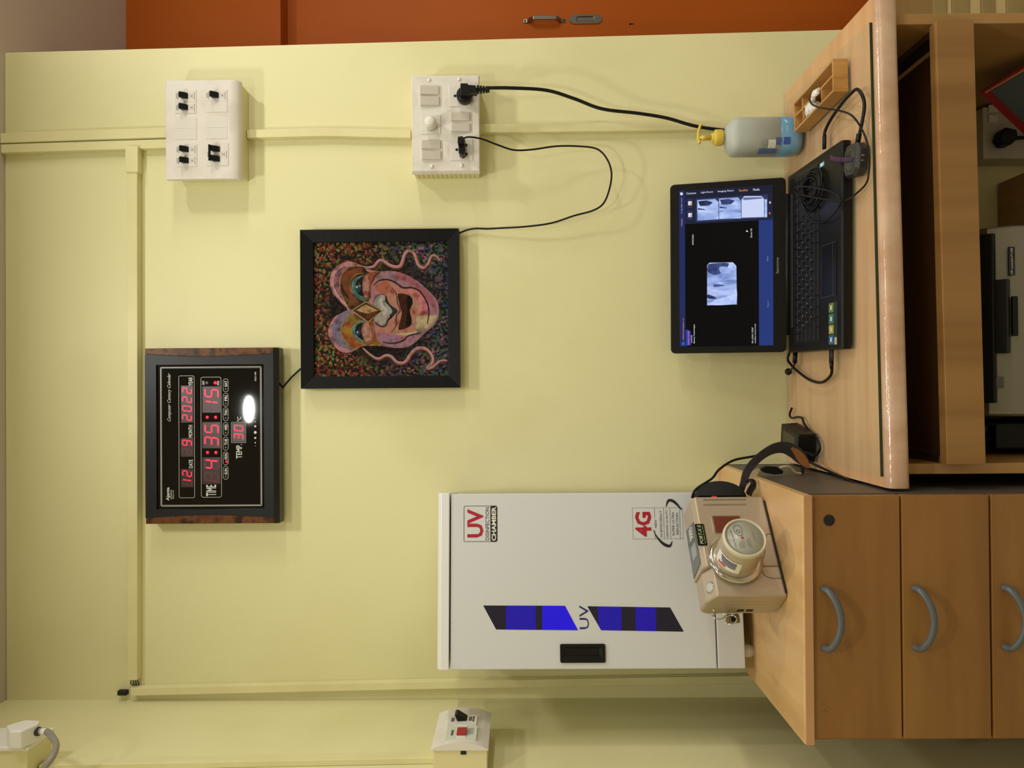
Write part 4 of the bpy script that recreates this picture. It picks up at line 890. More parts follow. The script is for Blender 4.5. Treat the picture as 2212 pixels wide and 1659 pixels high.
LY = [0]
def sq(name, pts, m, raw=False):
    LY[0] += 1; y = -.0007 - .00001 * LY[0]; b = B(); b.prism(pts if raw else [LidP(*q) for q in pts], y, y + .00001); return lobj(name, b, m, scr)
L_, R_ = -.1713, .1713
z_ = lambda cx: LidP(cx, 800)[1]
sq('menu_bar', [(L_, z_(161)), (R_, z_(161)), (R_, z_(206)), (L_, z_(206))], em('26306a', .7), True)
sq('tool_bar', [(L_, z_(768)), (LidP(820, 412)[0], z_(768)), (LidP(820, 412)[0], z_(874)), (L_, z_(874))], em('2a4088', .72), True)
xs_ = LidP(400, 462)[0]
sq('study_panel', [(xs_, z_(206)), (R_, z_(206)), (R_, z_(872)), (xs_, z_(872))], em('232a48', .6), True)
sq('tab_strip', [(LidP(500, 262)[0], z_(206)), (R_, z_(206)), (R_, z_(872)), (LidP(500, 262)[0], z_(872))], em('1c2038', .8), True)
sq('thumbnail_strip', [(xs_ + .004, z_(290)), (LidP(500, 262)[0], z_(290)), (LidP(500, 262)[0], z_(835)), (xs_ + .004, z_(835))], em('3a4672', .6), True)
XR = bpy.data.materials.new('radiograph'); XR.use_nodes = True; nt = XR.node_tree; N = nt.nodes; bb = N['Principled BSDF']; bb.inputs['Roughness'].default_value = .15; bb.inputs['Base Color'].default_value = (.02, .02, .03, 1)
tc = N.new('ShaderNodeTexCoord'); mp = N.new('ShaderNodeMapping'); mp.inputs['Scale'].default_value = (58, 8, 22); mp.inputs['Rotation'].default_value = (0, .15, 0); nz = N.new('ShaderNodeTexNoise'); nz.inputs['Scale'].default_value = 1.0; nz.inputs['Detail'].default_value = 3; nz.inputs['Distortion'].default_value = .6
rp = N.new('ShaderNodeValToRGB'); rp.color_ramp.elements[0].position = .15; rp.color_ramp.elements[0].color = lin('30406c'); rp.color_ramp.elements[1].position = .62; rp.color_ramp.elements[1].color = lin('b8ccfa')
e = rp.color_ramp.elements.new(.36); e.color = lin('7890d0')
nt.links.new(tc.outputs['Object'], mp.inputs[0]); nt.links.new(mp.outputs[0], nz.inputs['Vector']); nt.links.new(nz.outputs['Fac'], rp.inputs[0]); nt.links.new(rp.outputs[0], bb.inputs['Emission Color']); bb.inputs['Emission Strength'].default_value = .95
sq('radiograph', [(376, 785), (394, 766), (573, 761), (599, 788), (603, 1084), (375, 1093)], XR)
sq('radiograph_crown', sp([(400, 1090), (560, 1085), (600, 1060), (598, 960), (560, 1010), (470, 1040), (420, 1060)], 4), em('c8d8ff', .95, 'a8bcf0', 90))
sq('radiograph_shade', sp([(380, 800), (398, 775), (540, 768), (500, 830), (440, 860), (380, 835)], 4), em('4a5c98', .8, '2c3860', 80))
sq('radiograph_root', sp([(380, 1010), (440, 1030), (436, 1042), (380, 1040)], 4), em('303c64', .7)); sq('radiograph_root', sp([(430, 930), (500, 935), (500, 942), (430, 952)], 4), em('5468a8', .7)); sq('radiograph_crown', sp([(470, 800), (520, 795), (560, 830), (530, 850), (480, 840)], 4), em('b0c4f4', .9, '8298d8', 90))
for q in ([(303, 290), (440, 278), (465, 300), (466, 432), (303, 446)], [(470, 275), (612, 263), (635, 285), (636, 422), (470, 431)]):
    sq('thumbnail', q, XR); (a, c), (d_, e_) = q[0], q[2]
    sq('thumbnail_shade', [(a + 6, c + 8), (a + 70, c), (a + 120, c + 14), (a + 90, c + 40), (a + 20, c + 45)], em('1c2440', .8, '4a5a90', 60))
    sq('thumbnail_shade', [(a + 4, c + 60), (a + 60, c + 68), (a + 58, c + 74), (a + 4, c + 72)], em('2c3860', .8))
sq('thumbnail', [(640, 280), (662, 252), (790, 250), (808, 270), (808, 410), (640, 418)], em('cdd8fa', .9)); sq('thumbnail_rim', [(648, 276), (662, 262), (790, 258), (800, 268), (660, 283)], em('6a78b0', .8)); sq('thumbnail', [(813, 275), (830, 272), (830, 410), (812, 412)], XR)
sq('review_tab', [(208, 1405), (208, 1285), (222, 1278), (246, 1290), (248, 1400)], em('2438a0', 1))
for c0, r0_, c_ in ((245, 315, 'e8a860'), (245, 405, 'b8c0d8')): sq('tool_icon', [(c0 - 20, r0_ + 34), (c0 - 20, r0_ - 34), (c0 + 20, r0_ - 34), (c0 + 20, r0_ + 34)], em('2e3654', .9)); sq('tool_icon', [(c0 - 13, r0_ + 15), (c0 - 13, r0_ - 15), (c0 + 16, r0_ - 15), (c0 + 16, r0_ + 15)], em('e6e6ee', .9)); sq('tool_icon', [(c0 + 2, r0_ + 15), (c0 + 2, r0_ - 6), (c0 + 16, r0_ - 6), (c0 + 16, r0_ + 15)], em(c_, .9))
for c0, r0_, c_ in ((852, 298, 'f0c0b0'), (850, 380, 'c06848')): sq('tool_icon', [(c0 - 8, r0_), (c0, r0_ - 12), (c0 + 8, r0_), (c0, r0_ + 12)], em(c_, .9))
sq('tool_icon', [(172, 255), (168, 238), (180, 232), (192, 240), (188, 254)], em('dfe3ee', .9)); sq('tool_icon', [(178, 1400), (178, 1375), (198, 1372), (200, 1398)], em('2a62b0', .9))
sq('pointer', [(670, 522), (684, 512), (680, 519), (690, 523), (684, 526)], em('ffffff', 1))
def lt(s, cx, cy, h, w_, c_, rot=0, st=1.0):
    LY[0] += 1; b = B(); a, c = LidP(cx, cy); k = LidP.k
    text(b, s, a, c, h / k, -.0012 - .000002 * LY[0], w_ / k, rot=rot); lobj('screen_lettering', b, em(c_, st), scr)
for s, cx, cy, h, w_, c_ in (('INTRASCAN Digi Plus 1.0', 191, 1275, 11, 168, 'e8a080'), ('REVIEW MODE', 230, 1343, 12, 104, 'e88890'), ('# 601228', 254, 1352, 10, 60, 'e8e8ee'), ('Skanray Technologies', 275, 1312, 13, 150, 'f0f0f4'), ('WL: 65535 / 32767', 719, 1322, 11, 124, 'e8e8ee'), ('maxillary second molar', 740, 1307, 12, 152, 'e8e8ee'), ('09/09/2022', 267, 592, 11, 82, 'e8e8ee'), ('Zoom: 0.8', 712, 536, 12, 70, 'e8e8ee'), ('Save', 832, 730, 12, 36, '7c90c8'), ('Report', 836, 1078, 12, 50, '7c90c8'), ('1 Window', 181, 463, 10, 64, 'd0a8b8'), ('12 Sep 2022  16:13', 182, 336, 11, 122, 'b8c0e0')): lt(s, cx, cy, h, w_, c_)
for s, cx, cy, L, c_ in (('Common', 256, 238, 74, 'e0e4f0'), ('Light-Room', 377, 229, 92, 'e0e4f0'), ('Imaging Filters', 521, 217, 120, 'e0e4f0'), ('Studies', 654, 207, 66, 'e0944a'), ('Media', 751, 200, 48, 'e0e4f0')): lt(s, cx, cy, 17, L, c_, rot=-PI / 2)
b = B(); TT(b, LidP, 'lenovo', 905, 780, 21, 122, Y=-.0004, off=.012); lobj('maker_lettering', b, mat('grey_lettering', '8a8a88', .35), lid)
b = B(); a, c = LidP(126, 822); b.lathe([(.003, -.0004), (.003, 0)], (a, 0, c), 'y', 18); lobj('webcam', b, LAPG, lid)
for cx, cy, w_, h_ in ((105, 577, 82, 9), (109, 1067, 82, 9), (930, 512, 82, 9), (934, 1040, 88, 9), (445, 160, 10, 82), (440, 1445, 10, 78)):
    a, c = LidP(cx, cy); b = B(); q = 1 / LidP.k; b.rrect(a, c, (w_ if h_ < 20 else 7) * q, (h_ if h_ < 20 else h_) * q, .001, -.0009, .0005); lobj('bumper', b, RUBBER, lid)
# ---------------------------------------------------------------- cables and gadgets on the desk
def PZc(x, y, z): return PZ(x, y, z)
b = B(); LZ = GZ + .026; c0 = PZ(1757, 408, LZ)
pts = []
for i in range(78):
    a = 2 * PI * i / 12; w_ = 1 + .16 * math.sin(i * .33) - .0035 * i
    pts.append(c0 + Vector((.036 * w_ * math.cos(a) + .002 * math.sin(i * .7), .050 * w_ * math.sin(a), .0015 + .0011 * (i // 12) + .0012 * math.sin(i * 1.3))))
q_ = lambda cx, cy, z: PZ(1420 + cx / 3.53, 350 + cy / 3.53, z)
tail = [q_(*t) for t in ((1090, 260, LZ + .010), (1110, 330, LZ + .010), (1160, 420, LZ + .006), (1215, 460, LZ + .003), (1280, 452, LZ + .002), (1340, 400, LZ + .002), (1388, 335, LZ - .001), (1390, 280, LZ + .002), (1330, 228, LZ + .008), (1200, 196, LZ + .014), (1100, 188, LZ + .016), (1048, 205, LZ + .014), (1070, 240, LZ + .014), (1150, 262, LZ + .014), (1280, 285, LZ + .010), (1385, 296, LZ + .004))]
r_ = lambda cx, cy, z: PZ(1500 + cx / 5.267, 100 + cy / 5.267, z)
tail += [PZ(1828, 433, GZ + .018), PZ(1850, 418, GZ + .006)] + [r_(*t) for t in ((1955, 1560, GZ + .003), (1982, 1440, GZ + .003), (1988, 1280, GZ + .003), (1960, 1080, GZ + .003), (1880, 900, GZ + .010), (1780, 780, GZ + .022), (1640, 730, GZ + .034), (1500, 710, GZ + .040), (1400, 690, GZ + .040), (1335, 655, GZ + .036), (1305, 600, GZ + .028))]
sc_ = thing('sensor_cable', 'long thin black cable coiled on the laptop keyboard, ending in the wooden tray', 'cable', (c0.x, c0.y, LZ))
b.tube(pts, .0017, 7, spline=True); obj('coil', b, RUBBER, sc_, world=True)
b = B(); b.tube([pts[-1]] + tail, .0017, 8); obj('cable', b, RUBBER, sc_, world=True)
# hub box
hc = PZ(1846, 349, GZ + .02); hub = thing('hub_box', 'small black octagonal sensor box in front of the laptop corner', 'sensor box', (.3975, 1.350, GZ), (0, 0, math.radians(-8)))
oc = [(-.029, -.014), (-.017, -.027), (.017, -.027), (.029, -.014), (.029, .018), (.017, .029), (-.017, .029), (-.029, .018)]
b = B(); b.hexa([(x * .96, y * .96, .001) for x, y in oc], [(x, y, .014) for x, y in oc]); b.hexa([(x, y, .014) for x, y in oc], [(x * .86, y * .86, .020) for x, y in oc]); obj('case', b, DGREY, hub, bevel=.0012)
b = B(); b.lathe([(.019, .0200), (.0185, .0208), (.0165, .0208), (.0155, .0202), (.0002, .0202)], n=32); obj('round_badge', b, mat('badge_grey', '3c3d38', .25), hub)
for x in (-.004, .0045): obj('port', B().box(x - .001, x + .001, -.0275, -.0262, .005, .012), mat('port_silver', 'b0aca4', .25, 1), hub)
b = B(); VM = mat('purple_velcro', '2a1a48', .6, var=['1c1433', '5a1c50'], vs=60)
o_ = wm(hub).inverted(); st_ = [o_ @ v for v in (PZ(1842, 345, GZ + .021), PZ(1826, 345, GZ + .028), PZ(1808, 345, GZ + .034), PZ(1797, 342, GZ + .037), PZ(1794, 338, GZ + .034))]
b.tube(st_, .0045, 8, flat=(.2, 1)); st = obj('velcro_tie', b, VM, hub)
# usb cable from laptop right side to the hub
us = thing('usb_cable', 'short black cable looping from the laptop side to the hub box', 'cable', (.46, 1.47, GZ))
cp = [r_(*t) for t in ((1480, 1045, GZ + .009), (1488, 960, GZ + .007), (1560, 820, GZ + .008), (1680, 650, GZ + .012), (1780, 540, GZ + .014), (1850, 490, GZ + .014), (1910, 560, GZ + .010), (1935, 680, GZ + .006), (1905, 880, GZ + .006), (1868, 1040, GZ + .010), (1856, 1110, GZ + .010))]
b = B(); b.tube(cp, .0030, 9); obj('cable', b, RUBBER, us, world=True)
b = B(); pA, pB = cp[0], r_(1478, 1165, GZ + .010); b.tube([pA + (pA - pB) * .25, pA, pB], .0052, 8, spline=False, flat=(.7, 1)); obj('usb_plug', b, BLACK, us, world=True)
b = B(); dv = (cp[-2] - cp[-1]).normalized()
for i in range(5): b.lathe([(.0048, -.0012), (.0048, .0012)], (0, 0, 0), 'z', 12); 
b = B(); b.tube([cp[-1], cp[-1] + dv * .017], .0046, 10, spline=False); obj('strain_relief', b, BLACK, us, world=True)
# left usb plug and its cable
u2 = thing('charger_cable', 'black cable plugged into the left side of the laptop', 'cable', (.07, 1.42, GZ))
cp = [PZ(*t) for t in ((1796, 783, GZ + .009), (1797, 800, GZ + .008), (1793, 813, GZ + .005), (1775, 826, GZ + .004), (1752, 822, GZ + .005), (1728, 806, GZ + .007), (1708, 787, GZ + .010), (1702, 772, GZ + .012))]
cp.append(Vector((.10, 1.668, GZ + .006)))
b = B(); b.tube(cp, .0028, 9); obj('cable', b, RUBBER, u2, world=True)
b = B(); b.tube([PZ(1796, 752, GZ + .010), PZ(1796, 782, GZ + .010)], .0068, 4, spline=False, flat=(.7, 1)); obj('plug_body', b, BLACK, u2, world=True, bevel=.001)
b = B(); b.tube([PZ(1796, 782, GZ + .010), PZ(1796.5, 797, GZ + .009)], lambda t: .0045 - .0012 * t, 8, spline=False); obj('strain_relief', b, BLACK, u2, world=True)
jk = thing('ball_end_plug', 'small black plug with round ball end at the left rear of the laptop', 'plug', PZ(1718, 775, GZ + .012)[:])
b = B(); b.tube([PZ(1718, 762, GZ + .012), PZ(1717, 784, GZ + .012)], .005, 10, spline=False); b.tube([PZ(1717, 784, GZ + .012), PZ(1712, 795, GZ + .011), PZ(1704, 802, GZ + .010)], .002, 8); obj('plug_body', b, BLACK, jk, world=True)
b = B(); q0 = PZ(1703, 803, GZ + .0085); b.lathe([(.0002, -.0078), (.0042, -.0064), (.0072, -.003), (.0078, 0), (.0072, .003), (.0042, .0064), (.0002, .0078)], q0, n=18, caps=False); obj('ball', b, RUBBER, jk, world=True)
# ---------------------------------------------------------------- wooden tray with compartments
org = thing('wooden_tray', 'small wooden compartment tray at the back right of the desk', 'tray', (.5640, 1.499, GZ), (0, 0, math.radians(2.2)))
TRW = wood('raw_pine', ['a5763c', 'b78848', 'c2945a'], (14, 3, 3), 4, .5, bump=.1)
hw, hl, hz, t = .0305, .100, .0275, .0045
for nm, q in (('side', (-hw, -hw + t, -hl, hl)), ('side', (hw - t, hw, -hl, hl)), ('end', (-hw + t, hw - t, -hl, -hl + t)), ('end', (-hw + t, hw - t, hl - t, hl))):
    obj(nm, B().box(q[0], q[1], q[2], q[3], 0, hz), TRW, org, bevel=.0006)
obj('bottom', B().box(-hw + t, hw - t, -hl + t, hl - t, .0005, .003), TRW, org)
obj('divider', B().box(.0005, .0040, -hl + t, hl - t, .003, hz - .002), TRW, org)
for x0_, x1_, yy_ in ((-hw + t, .0005, -.040), (-hw + t, .0005, .055), (.004, hw - t, .058)): obj('divider', B().box(x0_, x1_, yy_, yy_ + .0035, .003, hz - .003), TRW, org)
# crumpled white sleeve around the sensor
sl_ = thing('sensor_sleeve', 'crumpled shiny white sleeve lying in the wooden tray', 'sensor sleeve', (.5525, 1.515, GZ + .014), (0, 0, math.radians(8)))
WS = mat('white_film', 'e4e2dc', .2)
random.seed(3)
def lump(n1, pts, r, m, par):
    b = B(); p = cr([Vector(q) for q in pts], 6); L = len(p); vs = []; K = 12
    for i, q in enumerate(p):
        rad = r(i / (L - 1))
        for k in range(K): a = 2 * PI * k / K; rj = rad * random.uniform(.8, 1.15); vs.append(q + Vector((math.cos(a) * rj * 1.2, 0, math.sin(a) * rj * .8)))
    b.add(vs, [(i * K + k, i * K + (k + 1) % K, (i + 1) * K + (k + 1) % K, (i + 1) * K + k) for i in range(L - 1) for k in range(K)] + [tuple(range(K)), tuple(range((L - 1) * K, L * K))]); return obj(n1, b, m, par)
lump('sleeve', [(-.006, -.020, .004), (-.003, 0, .010), (0, .018, .008), (-.002, .030, .006)], lambda t: .0095 * (.35 + math.sin(PI * min(1, t * .9 + .12)) * .75), WS, sl_)
lump('sleeve_end', [(.002, -.014, .010), (.008, -.030, .015), (.010, -.044, .011)], lambda t: .0068 * (1 - .25 * t), WS, sl_)
# black sensor head in the far compartment
sh = thing('dental_sensor', 'black dental sensor resting in the far compartment of the wooden tray', 'sensor', (.5715, 1.530, GZ + .0035), (0, 0, .1))
obj('case', B().box(-.008, .008, -.014, .014, 0, .010), BLACK, sh, bevel=.002, seg=3)
# ---------------------------------------------------------------- soap bottle
bc = PY(1690, 297, 1.648); bt = thing('pump_bottle', 'frosted pump bottle of blue liquid with a yellow pump', 'bottle', (bc.x + .001, 1.649, GZ))
FR = bpy.data.materials.new('frosted_plastic'); FR.use_nodes = True; b_ = FR.node_tree.nodes['Principled BSDF']
b_.inputs['Base Color'].default_value = lin('d6dad2'); b_.inputs['Roughness'].default_value = .35; b_.inputs['Alpha'].default_value = .26; b_.inputs['Subsurface Weight'].default_value = 0
R = .0398
def sup(prof, n=40, e=.62):
    """lathe with a squarish cross-section"""
    b = B(); vs = []
    for r, z in prof:
        sq_ = max(0, min(1, (r - .016) / .02))
        for i in range(n):
            a = 2 * PI * i / n; c, s = math.cos(a), math.sin(a); ee = 1 - (1 - e) * sq_
            vs.append(Vector((math.copysign(abs(c) ** ee, c) * r, math.copysign(abs(s) ** ee, s) * r * .93, z)))
    b.add(vs, [(k * n + i, k * n + (i + 1) % n, (k + 1) * n + (i + 1) % n, (k + 1) * n + i) for k in range(len(prof) - 1) for i in range(n)], 0, True)
    b.add(vs[:n], [tuple(range(n))]); b.add(vs[-n:], [tuple(range(n))]); return b
prof = [(.030, 0), (.036, .002), (.0392, .008), (R, .016), (R, .134), (.0385, .142), (.034, .149), (.026, .1545), (.0170, .158), (.0150, .160), (.0150, .172)]
obj('bottle_body', sup(prof), FR, bt)
lz = .048
obj('liquid', sup([(.029, .0015), (.035, .0035), (.0380, .009), (R - .0012, .017), (R - .0012, lz)]), mat('blue_liquid', '1190c4', .15, spec=.6), bt)
obj('backing_liner', sup([(R - .0016, lz + .001), (R - .0016, .133), (.037, .141), (.0325, .1475), (.0245, .153), (.0135, .158), (.0135, .171)]), mat('milky_interior', 'b9beb6', .6), bt)
YEL = mat('yellow_plastic', 'd8bc48', .3)
b = B(); b.lathe([(.0168, .163), (.0172, .1645), (.0172, .178), (.0165, .1795), (.011, .180), (.0105, .184), (.0100, .186), (.0055, .1865)], n=36); pu = obj('pump_cap', b, YEL, bt)
b = B(); b.lathe([(.0048, .186), (.0048, .198), (.0056, .199), (.0056, .205), (.0045, .206), (.0045, .212)], n=18); obj('pump_stem', b, YEL, bt)
b = B(); b.tube([(-.012, 0, .2115), (0, 0, .2140), (.012, 0, .2135), (.024, 0, .2105), (.030, 0, .2065)], lambda t: .0052 - .0018 * t, 10, flat=(.75, 1)); obj('nozzle', b, YEL, bt)
b = B()
def bl(z0_, z1_, a0_, a1_, mi, off=.0006, n=8):
    vs = []
    for i in range(n + 1):
        a = a0_ + (a1_ - a0_) * i / n; c, s = math.cos(a), math.sin(a)
        for z in (z0_, z1_): vs.append(Vector((math.copysign(abs(c) ** .62, c) * (R + off), math.copysign(abs(s) ** .62, s) * (R * .93 + off), z)))
    b.add(vs, [(2 * i, 2 * i + 2, 2 * i + 3, 2 * i + 1) for i in range(n)], mi)
dg = math.radians
bl(.055, .093, dg(192), dg(222), 0); bl(.060, .076, dg(224), dg(256), 2, .0008)
for i in range(5): bl(.048 + .0016 * i * 1.6, .0495 + .0016 * i * 1.6, dg(238), dg(262), 1, .0007)
bl(.070, .086, dg(226), dg(236), 3); bl(.030, .044, dg(240), dg(262), 1, .0005); bl(.078, .088, dg(240), dg(256), 3)
obj('printed_label', b, [mat('label_blue', '5a6aa0', .5), mat('label_blue2', '3a56a8', .5), mat('label_white', 'cfcfc4', .5), mat('label_grey', '8d958f', .5)], bt)
# ---------------------------------------------------------------- charger brick
cb = thing('charger_brick', 'bulky black power adapter brick standing on the desk beside the drawer pedestal', 'power adapter', (-.1235, 1.567, GZ), (0, 0, math.radians(-10)))
b = B(); b.hexa([(-.030, 0, 0.0005), (.030, 0, 0.0005), (.030, .108, 0.0005), (-.030, .108, 0.0005)], [(-.028, .002, .037), (.028, .002, .037), (.028, .106, .037), (-.028, .106, .037)]); obj('case', b, BLACK, cb, bevel=.003, seg=3)
obj('label_plate', B().box(-.016, .018, .02, .09, .0366, .0374), mat('brown_label', '2c241d', .3), cb)
b = B()
def s3(cx, cy, Y):
    p = PY(1460 + cx / 5.53, 860 + cy / 5.53, Y)
    return p if p.z > GZ + .004 else PZ(1460 + cx / 5.53, 860 + cy / 5.53, GZ + .004)
bc_ = [s3(*t) for t in ((1550, 665, 1.562), (1630, 692, 1.555), (1690, 668, 1.55), (1722, 590, 1.545), (1690, 490, 1.55), (1600, 395, 1.60), (1530, 300, 1.67), (1508, 240, 1.695), (1450, 226, 1.715), (1385, 238, 1.735), (1360, 195, 1.738), (1385, 120, 1.738))]
b.tube(bc_, .0024, 9); obj('cord', b, RUBBER, cb, world=True)
b = B()
c0_ = s3(1545, 655, 1.56); c1_ = s3(1640, 690, 1.555)
for i in range(7):
    q = c0_.lerp(c1_, i / 6); d_ = (c1_ - c0_).normalized(); b.tube([q - d_ * .0012, q + d_ * .0012], .0052, 12, spline=False)
o = obj('strain_relief', b, RUBBER, cb, world=True); o['kind'] = 'stuff'
# ---------------------------------------------------------------- handheld x-ray generator
AX = math.atan2(.1202, .1465)
xr_ = thing('xray_generator', 'champagne gold handheld dental x-ray unit standing on the drawer pedestal', 'x-ray unit', (-.2790, 1.3676, UZ), (0, 0, AX))
XM = wm(xr_).inverted()
def FP(cx, cy, yl=0, x0=1440, y0=1040, s=4.609):
    """crop px -> local x,z on the plane local y = yl"""
    o_ = XM @ CAM; d = (XM.to_3x3() @ ray(x0 + cx / s, y0 + cy / s)); k = (yl - o_.y) / d.y; p = o_ + d * k; return p.x, p.z
def FPx(cx, cy, xl, x0=1440, y0=1040, s=4.609):
    o_ = XM @ CAM; d = (XM.to_3x3() @ ray(x0 + cx / s, y0 + cy / s)); k = (xl - o_.x) / d.x; p = o_ + d * k; return p.y, p.z
FP.Y = 0; FP.k = 4.609 * F / 1.36 * 1.0
GOLD = mat('champagne_paint', 'b3a28c', .3, .3, coat=.2)
hw = .0948; xn = -.040
b = B()
A1 = [(0, .004), (.004, 0), (.050, 0), (.072, .014), (.074, .128), (.066, .1400), (.010, .1345), (0, .1290)]
b.prism(A1, xn, hw + .006, ax='x')
A2 = [(0, .004), (.004, 0), (.050, 0), (.072, .014), (.074, .126), (.066, .1370), (.026, .1335), (0, .1190)]
b.prism(A2, -hw, xn + .0001, ax='x')
body = obj('body', b, GOLD, xr_, bevel=.005, seg=4)
obj('foot_pad', B().box(-hw + .006, hw - .004, -.001, .05, .0002, .0035), mat('dark_brown_pad', '1c120c', .6), xr_)
# barrel
bx, bz = FP(690, 780); bx, bz = -.029, .0790
b = B(); b.lathe([(.0375, -.004), (.0455, -.004), (.0475, -.008), (.0462, -.012), (.0395, -.013)], (bx, 0, bz), 'y', 48); rg = obj('chrome_ring', b, CHROME, xr_)
b = B(); b.lathe([(.0385, 0), (.0375, -.016), (.0358, -.074), (.0350, -.076)], (bx, 0, bz), 'y', 48); bar = obj('barrel', b, GOLD, xr_)
CRE = mat('cream_rim', 'c9c2a8', .3)
b = B(); b.lathe([(.0352, -.073), (.0364, -.078), (.0362, -.082), (.0345, -.0845), (.0325, -.0845), (.0318, -.083), (.0315, -.0815)], (bx, 0, bz), 'y', 48, caps=False); obj('barrel_rim', b, CRE, xr_)
b = B(); b.lathe([(.0318, -.080), (.0318, -.0818), (.0001, -.0818)], (bx, 0, bz), 'y', 40); cap = obj('barrel_window', b, mat('grey_green_window', 'a9a89a', .3), xr_)
b = B(); yb = -.0822
def ct(s, cx, cy, h, w_=None, rot=.12): a, c = FP(cx, cy, yb); text(b, s, a, c, h / 6000, yb, None if w_ is None else w_ / 6000, rot=rot, off=.01)
ct('X-ray Tube Assembly', 665, 570, 16, 190)
for i, (cx, cy, w_) in enumerate(((735, 640, 60), (750, 630, 80), (765, 625, 84), (780, 618, 80), (808, 610, 70), (822, 615, 92), (838, 605, 110), (868, 540, 100))):
    a, c = FP(cx, cy, yb); b.prism([(a - w_ / 12000, c - .0002), (a + w_ / 12000, c + .0002 + w_ * 2e-5 * .5), (a + w_ / 12000, c + .0007 + w_ * 1e-5), (a - w_ / 12000, c + .0003)], yb, yb + .0001)
obj('barrel_print', b, PRT, cap)
b = B(); q = sp([(680, 440), (720, 440), (745, 470), (745, 540), (690, 520), (665, 470)], 4); pts = [FP(u_, v_, yb) for u_, v_ in q]
b.tube([(x, yb, z) for x, z in pts], .00035, 5, closed=True, spline=False); a, c = FP(710, 495, yb); b.tube([(a + .003 * math.cos(t / 12 * 2 * PI), yb, c + .003 * math.sin(t / 12 * 2 * PI)) for t in range(12)], .0004, 5, closed=True, spline=False)
obj('printed_sketch', b, PRT, cap)
a, c = FP(755, 560, yb); b = B(); b.lathe([(.0022, 0), (.0022, .0002)], (a, yb - .0001, c), 'y', 18); obj('red_dot', b, mat('red_dot', 'a82a3a', .4), cap)
# label wrapped on the barrel
b = B()
for i in range(11):
    pass
def band(y0_, y1_, a0_, a1_, mi, r=.0378, n=12):
    vs = []
    for i in range(n + 1):
        a = a0_ + (a1_ - a0_) * i / n
        for y, rr_ in ((y0_, r), (y1_, r - (y0_ - y1_) * .028)): vs.append((bx + rr_ * math.cos(a), y, bz + rr_ * math.sin(a)))
    b.add(vs, [(2 * i, 2 * i + 2, 2 * i + 3, 2 * i + 1) for i in range(n)], mi)
band(-.024, -.056, dg(98), dg(172), 0)
for i in range(4): band(-.050 + i * .005, -.0525 + i * .005, dg(112 + 3 * i), dg(160), 1, .0380)
band(-.027, -.033, dg(110), dg(135), 2, .0380)
obj('warning_label', b, [WHITE2, mat('navy_print', '22284a', .4), mat('orange_print', 'c05040', .4)], bar)
# front-face details
def fbox(name, c0, r0_, c1, r1_, y0_, y1_, m, par, rad=None, bv=0):
    (a, c), (d_, e_) = FP(c0, r0_), FP(c1, r1_); b = B(); b.prism(rr((a + d_) / 2, (c + e_) / 2, abs(a - d_), abs(c - e_), rad or .001), y0_, y1_); return obj(name, b, m, par, bevel=bv)
wi = fbox('window_bezel', 472, 520, 730, 342, -.0016, .0005, CHROME, xr_, .003, .0006); fbox('window_pane', 486, 512, 722, 352, -.0022, -.0014, mat('red_reflection_pane', '6a2a1c', .08, coat=.6), wi, .002)  # dark red of the pane is a reflection put into its colour
for cy in (182, 232): fbox('chrome_slot', 362, cy + 7, 788, cy - 7, -.0013, .0005, CHROME, xr_, .002, .0004)
(a, c), (d_, e_) = FP(284, 425), FP(355, 640); 
b = B(); b.prism(rr((a + d_) / 2, (c + e_) / 2 - .004, abs(a - d_), .0165, .002), -.0010, .0004); nb = obj('name_badge', b, LAPG, body)
b = B(); cxm, czm = (a + d_) / 2, (c + e_) / 2 - .004; text(b, 'PORT-X II', cxm, czm + .001, .0062, -.0013, abs(a - d_) * .86, shear=.2, off=.01); text(b, 'Portable X-ray Unit', cxm, czm - .0052, .0022, -.0013, abs(a - d_) * .8)
obj('badge_lettering', b, mat('badge_green_white', 'b8cf9c', .35), nb)
b = B(); q = [FP(*t) for t in ((1075, 528), (1000, 526), (985, 600), (975, 720), (950, 800), (950, 880), (975, 935), (1040, 962), (1120, 964), (1175, 966))]; b.tube([(x, -.0001, max(z, .002)) for x, z in q], .0006, 6); obj('battery_door_seam', b, mat('seam_brown', '5a4c3a', .5), body)
# shutter button on the low shoulder
b = B(); t_ = Matrix.Translation((-.0735, .0125, .1265)) @ Matrix.Rotation(math.radians(29), 4, 'X'); b.lathe([(.0088, -.001), (.0088, .0012), (.0070, .0020), (.0002, .0024)], n=24).xf(t_); obj('exposure_button', b, mat('pale_grey_button', 'b4b4b0', .3), xr_)
b = B(); b.lathe([(.0100, -.001), (.0100, .0007), (.0090, .0009)], n=24, caps=False).xf(t_); obj('button_ring', b, CHROME, xr_)
# display on the top
b = B(); b.hexa([(-.026, .014, .1352), (.055, .014, .1352), (.062, .060, .1396), (-.034, .060, .1396)], [(-.026, .014, .1362), (.055, .014, .1362), (.062, .060, .1406), (-.034, .060, .1406)]); dsp = obj('control_panel', b, mat('slate_panel', '5c6062', .2), xr_)
b = B(); b.hexa([(-.006, .022, .1366), (.020, .022, .1366), (.020, .048, .1390), (-.006, .048, .1390)], [(-.006, .022, .1371), (.020, .022, .1371), (.020, .048, .1395), (-.006, .048, .1395)]); obj('lcd', b, mat('lcd_grey', '8e9498', .15), dsp)
for i in range(4): x = .030 + .006 * i; obj('panel_key', B().box(x, x + .004, .026, .044, .1375, .1398), mat('panel_white', 'c6c8c8', .3), dsp)
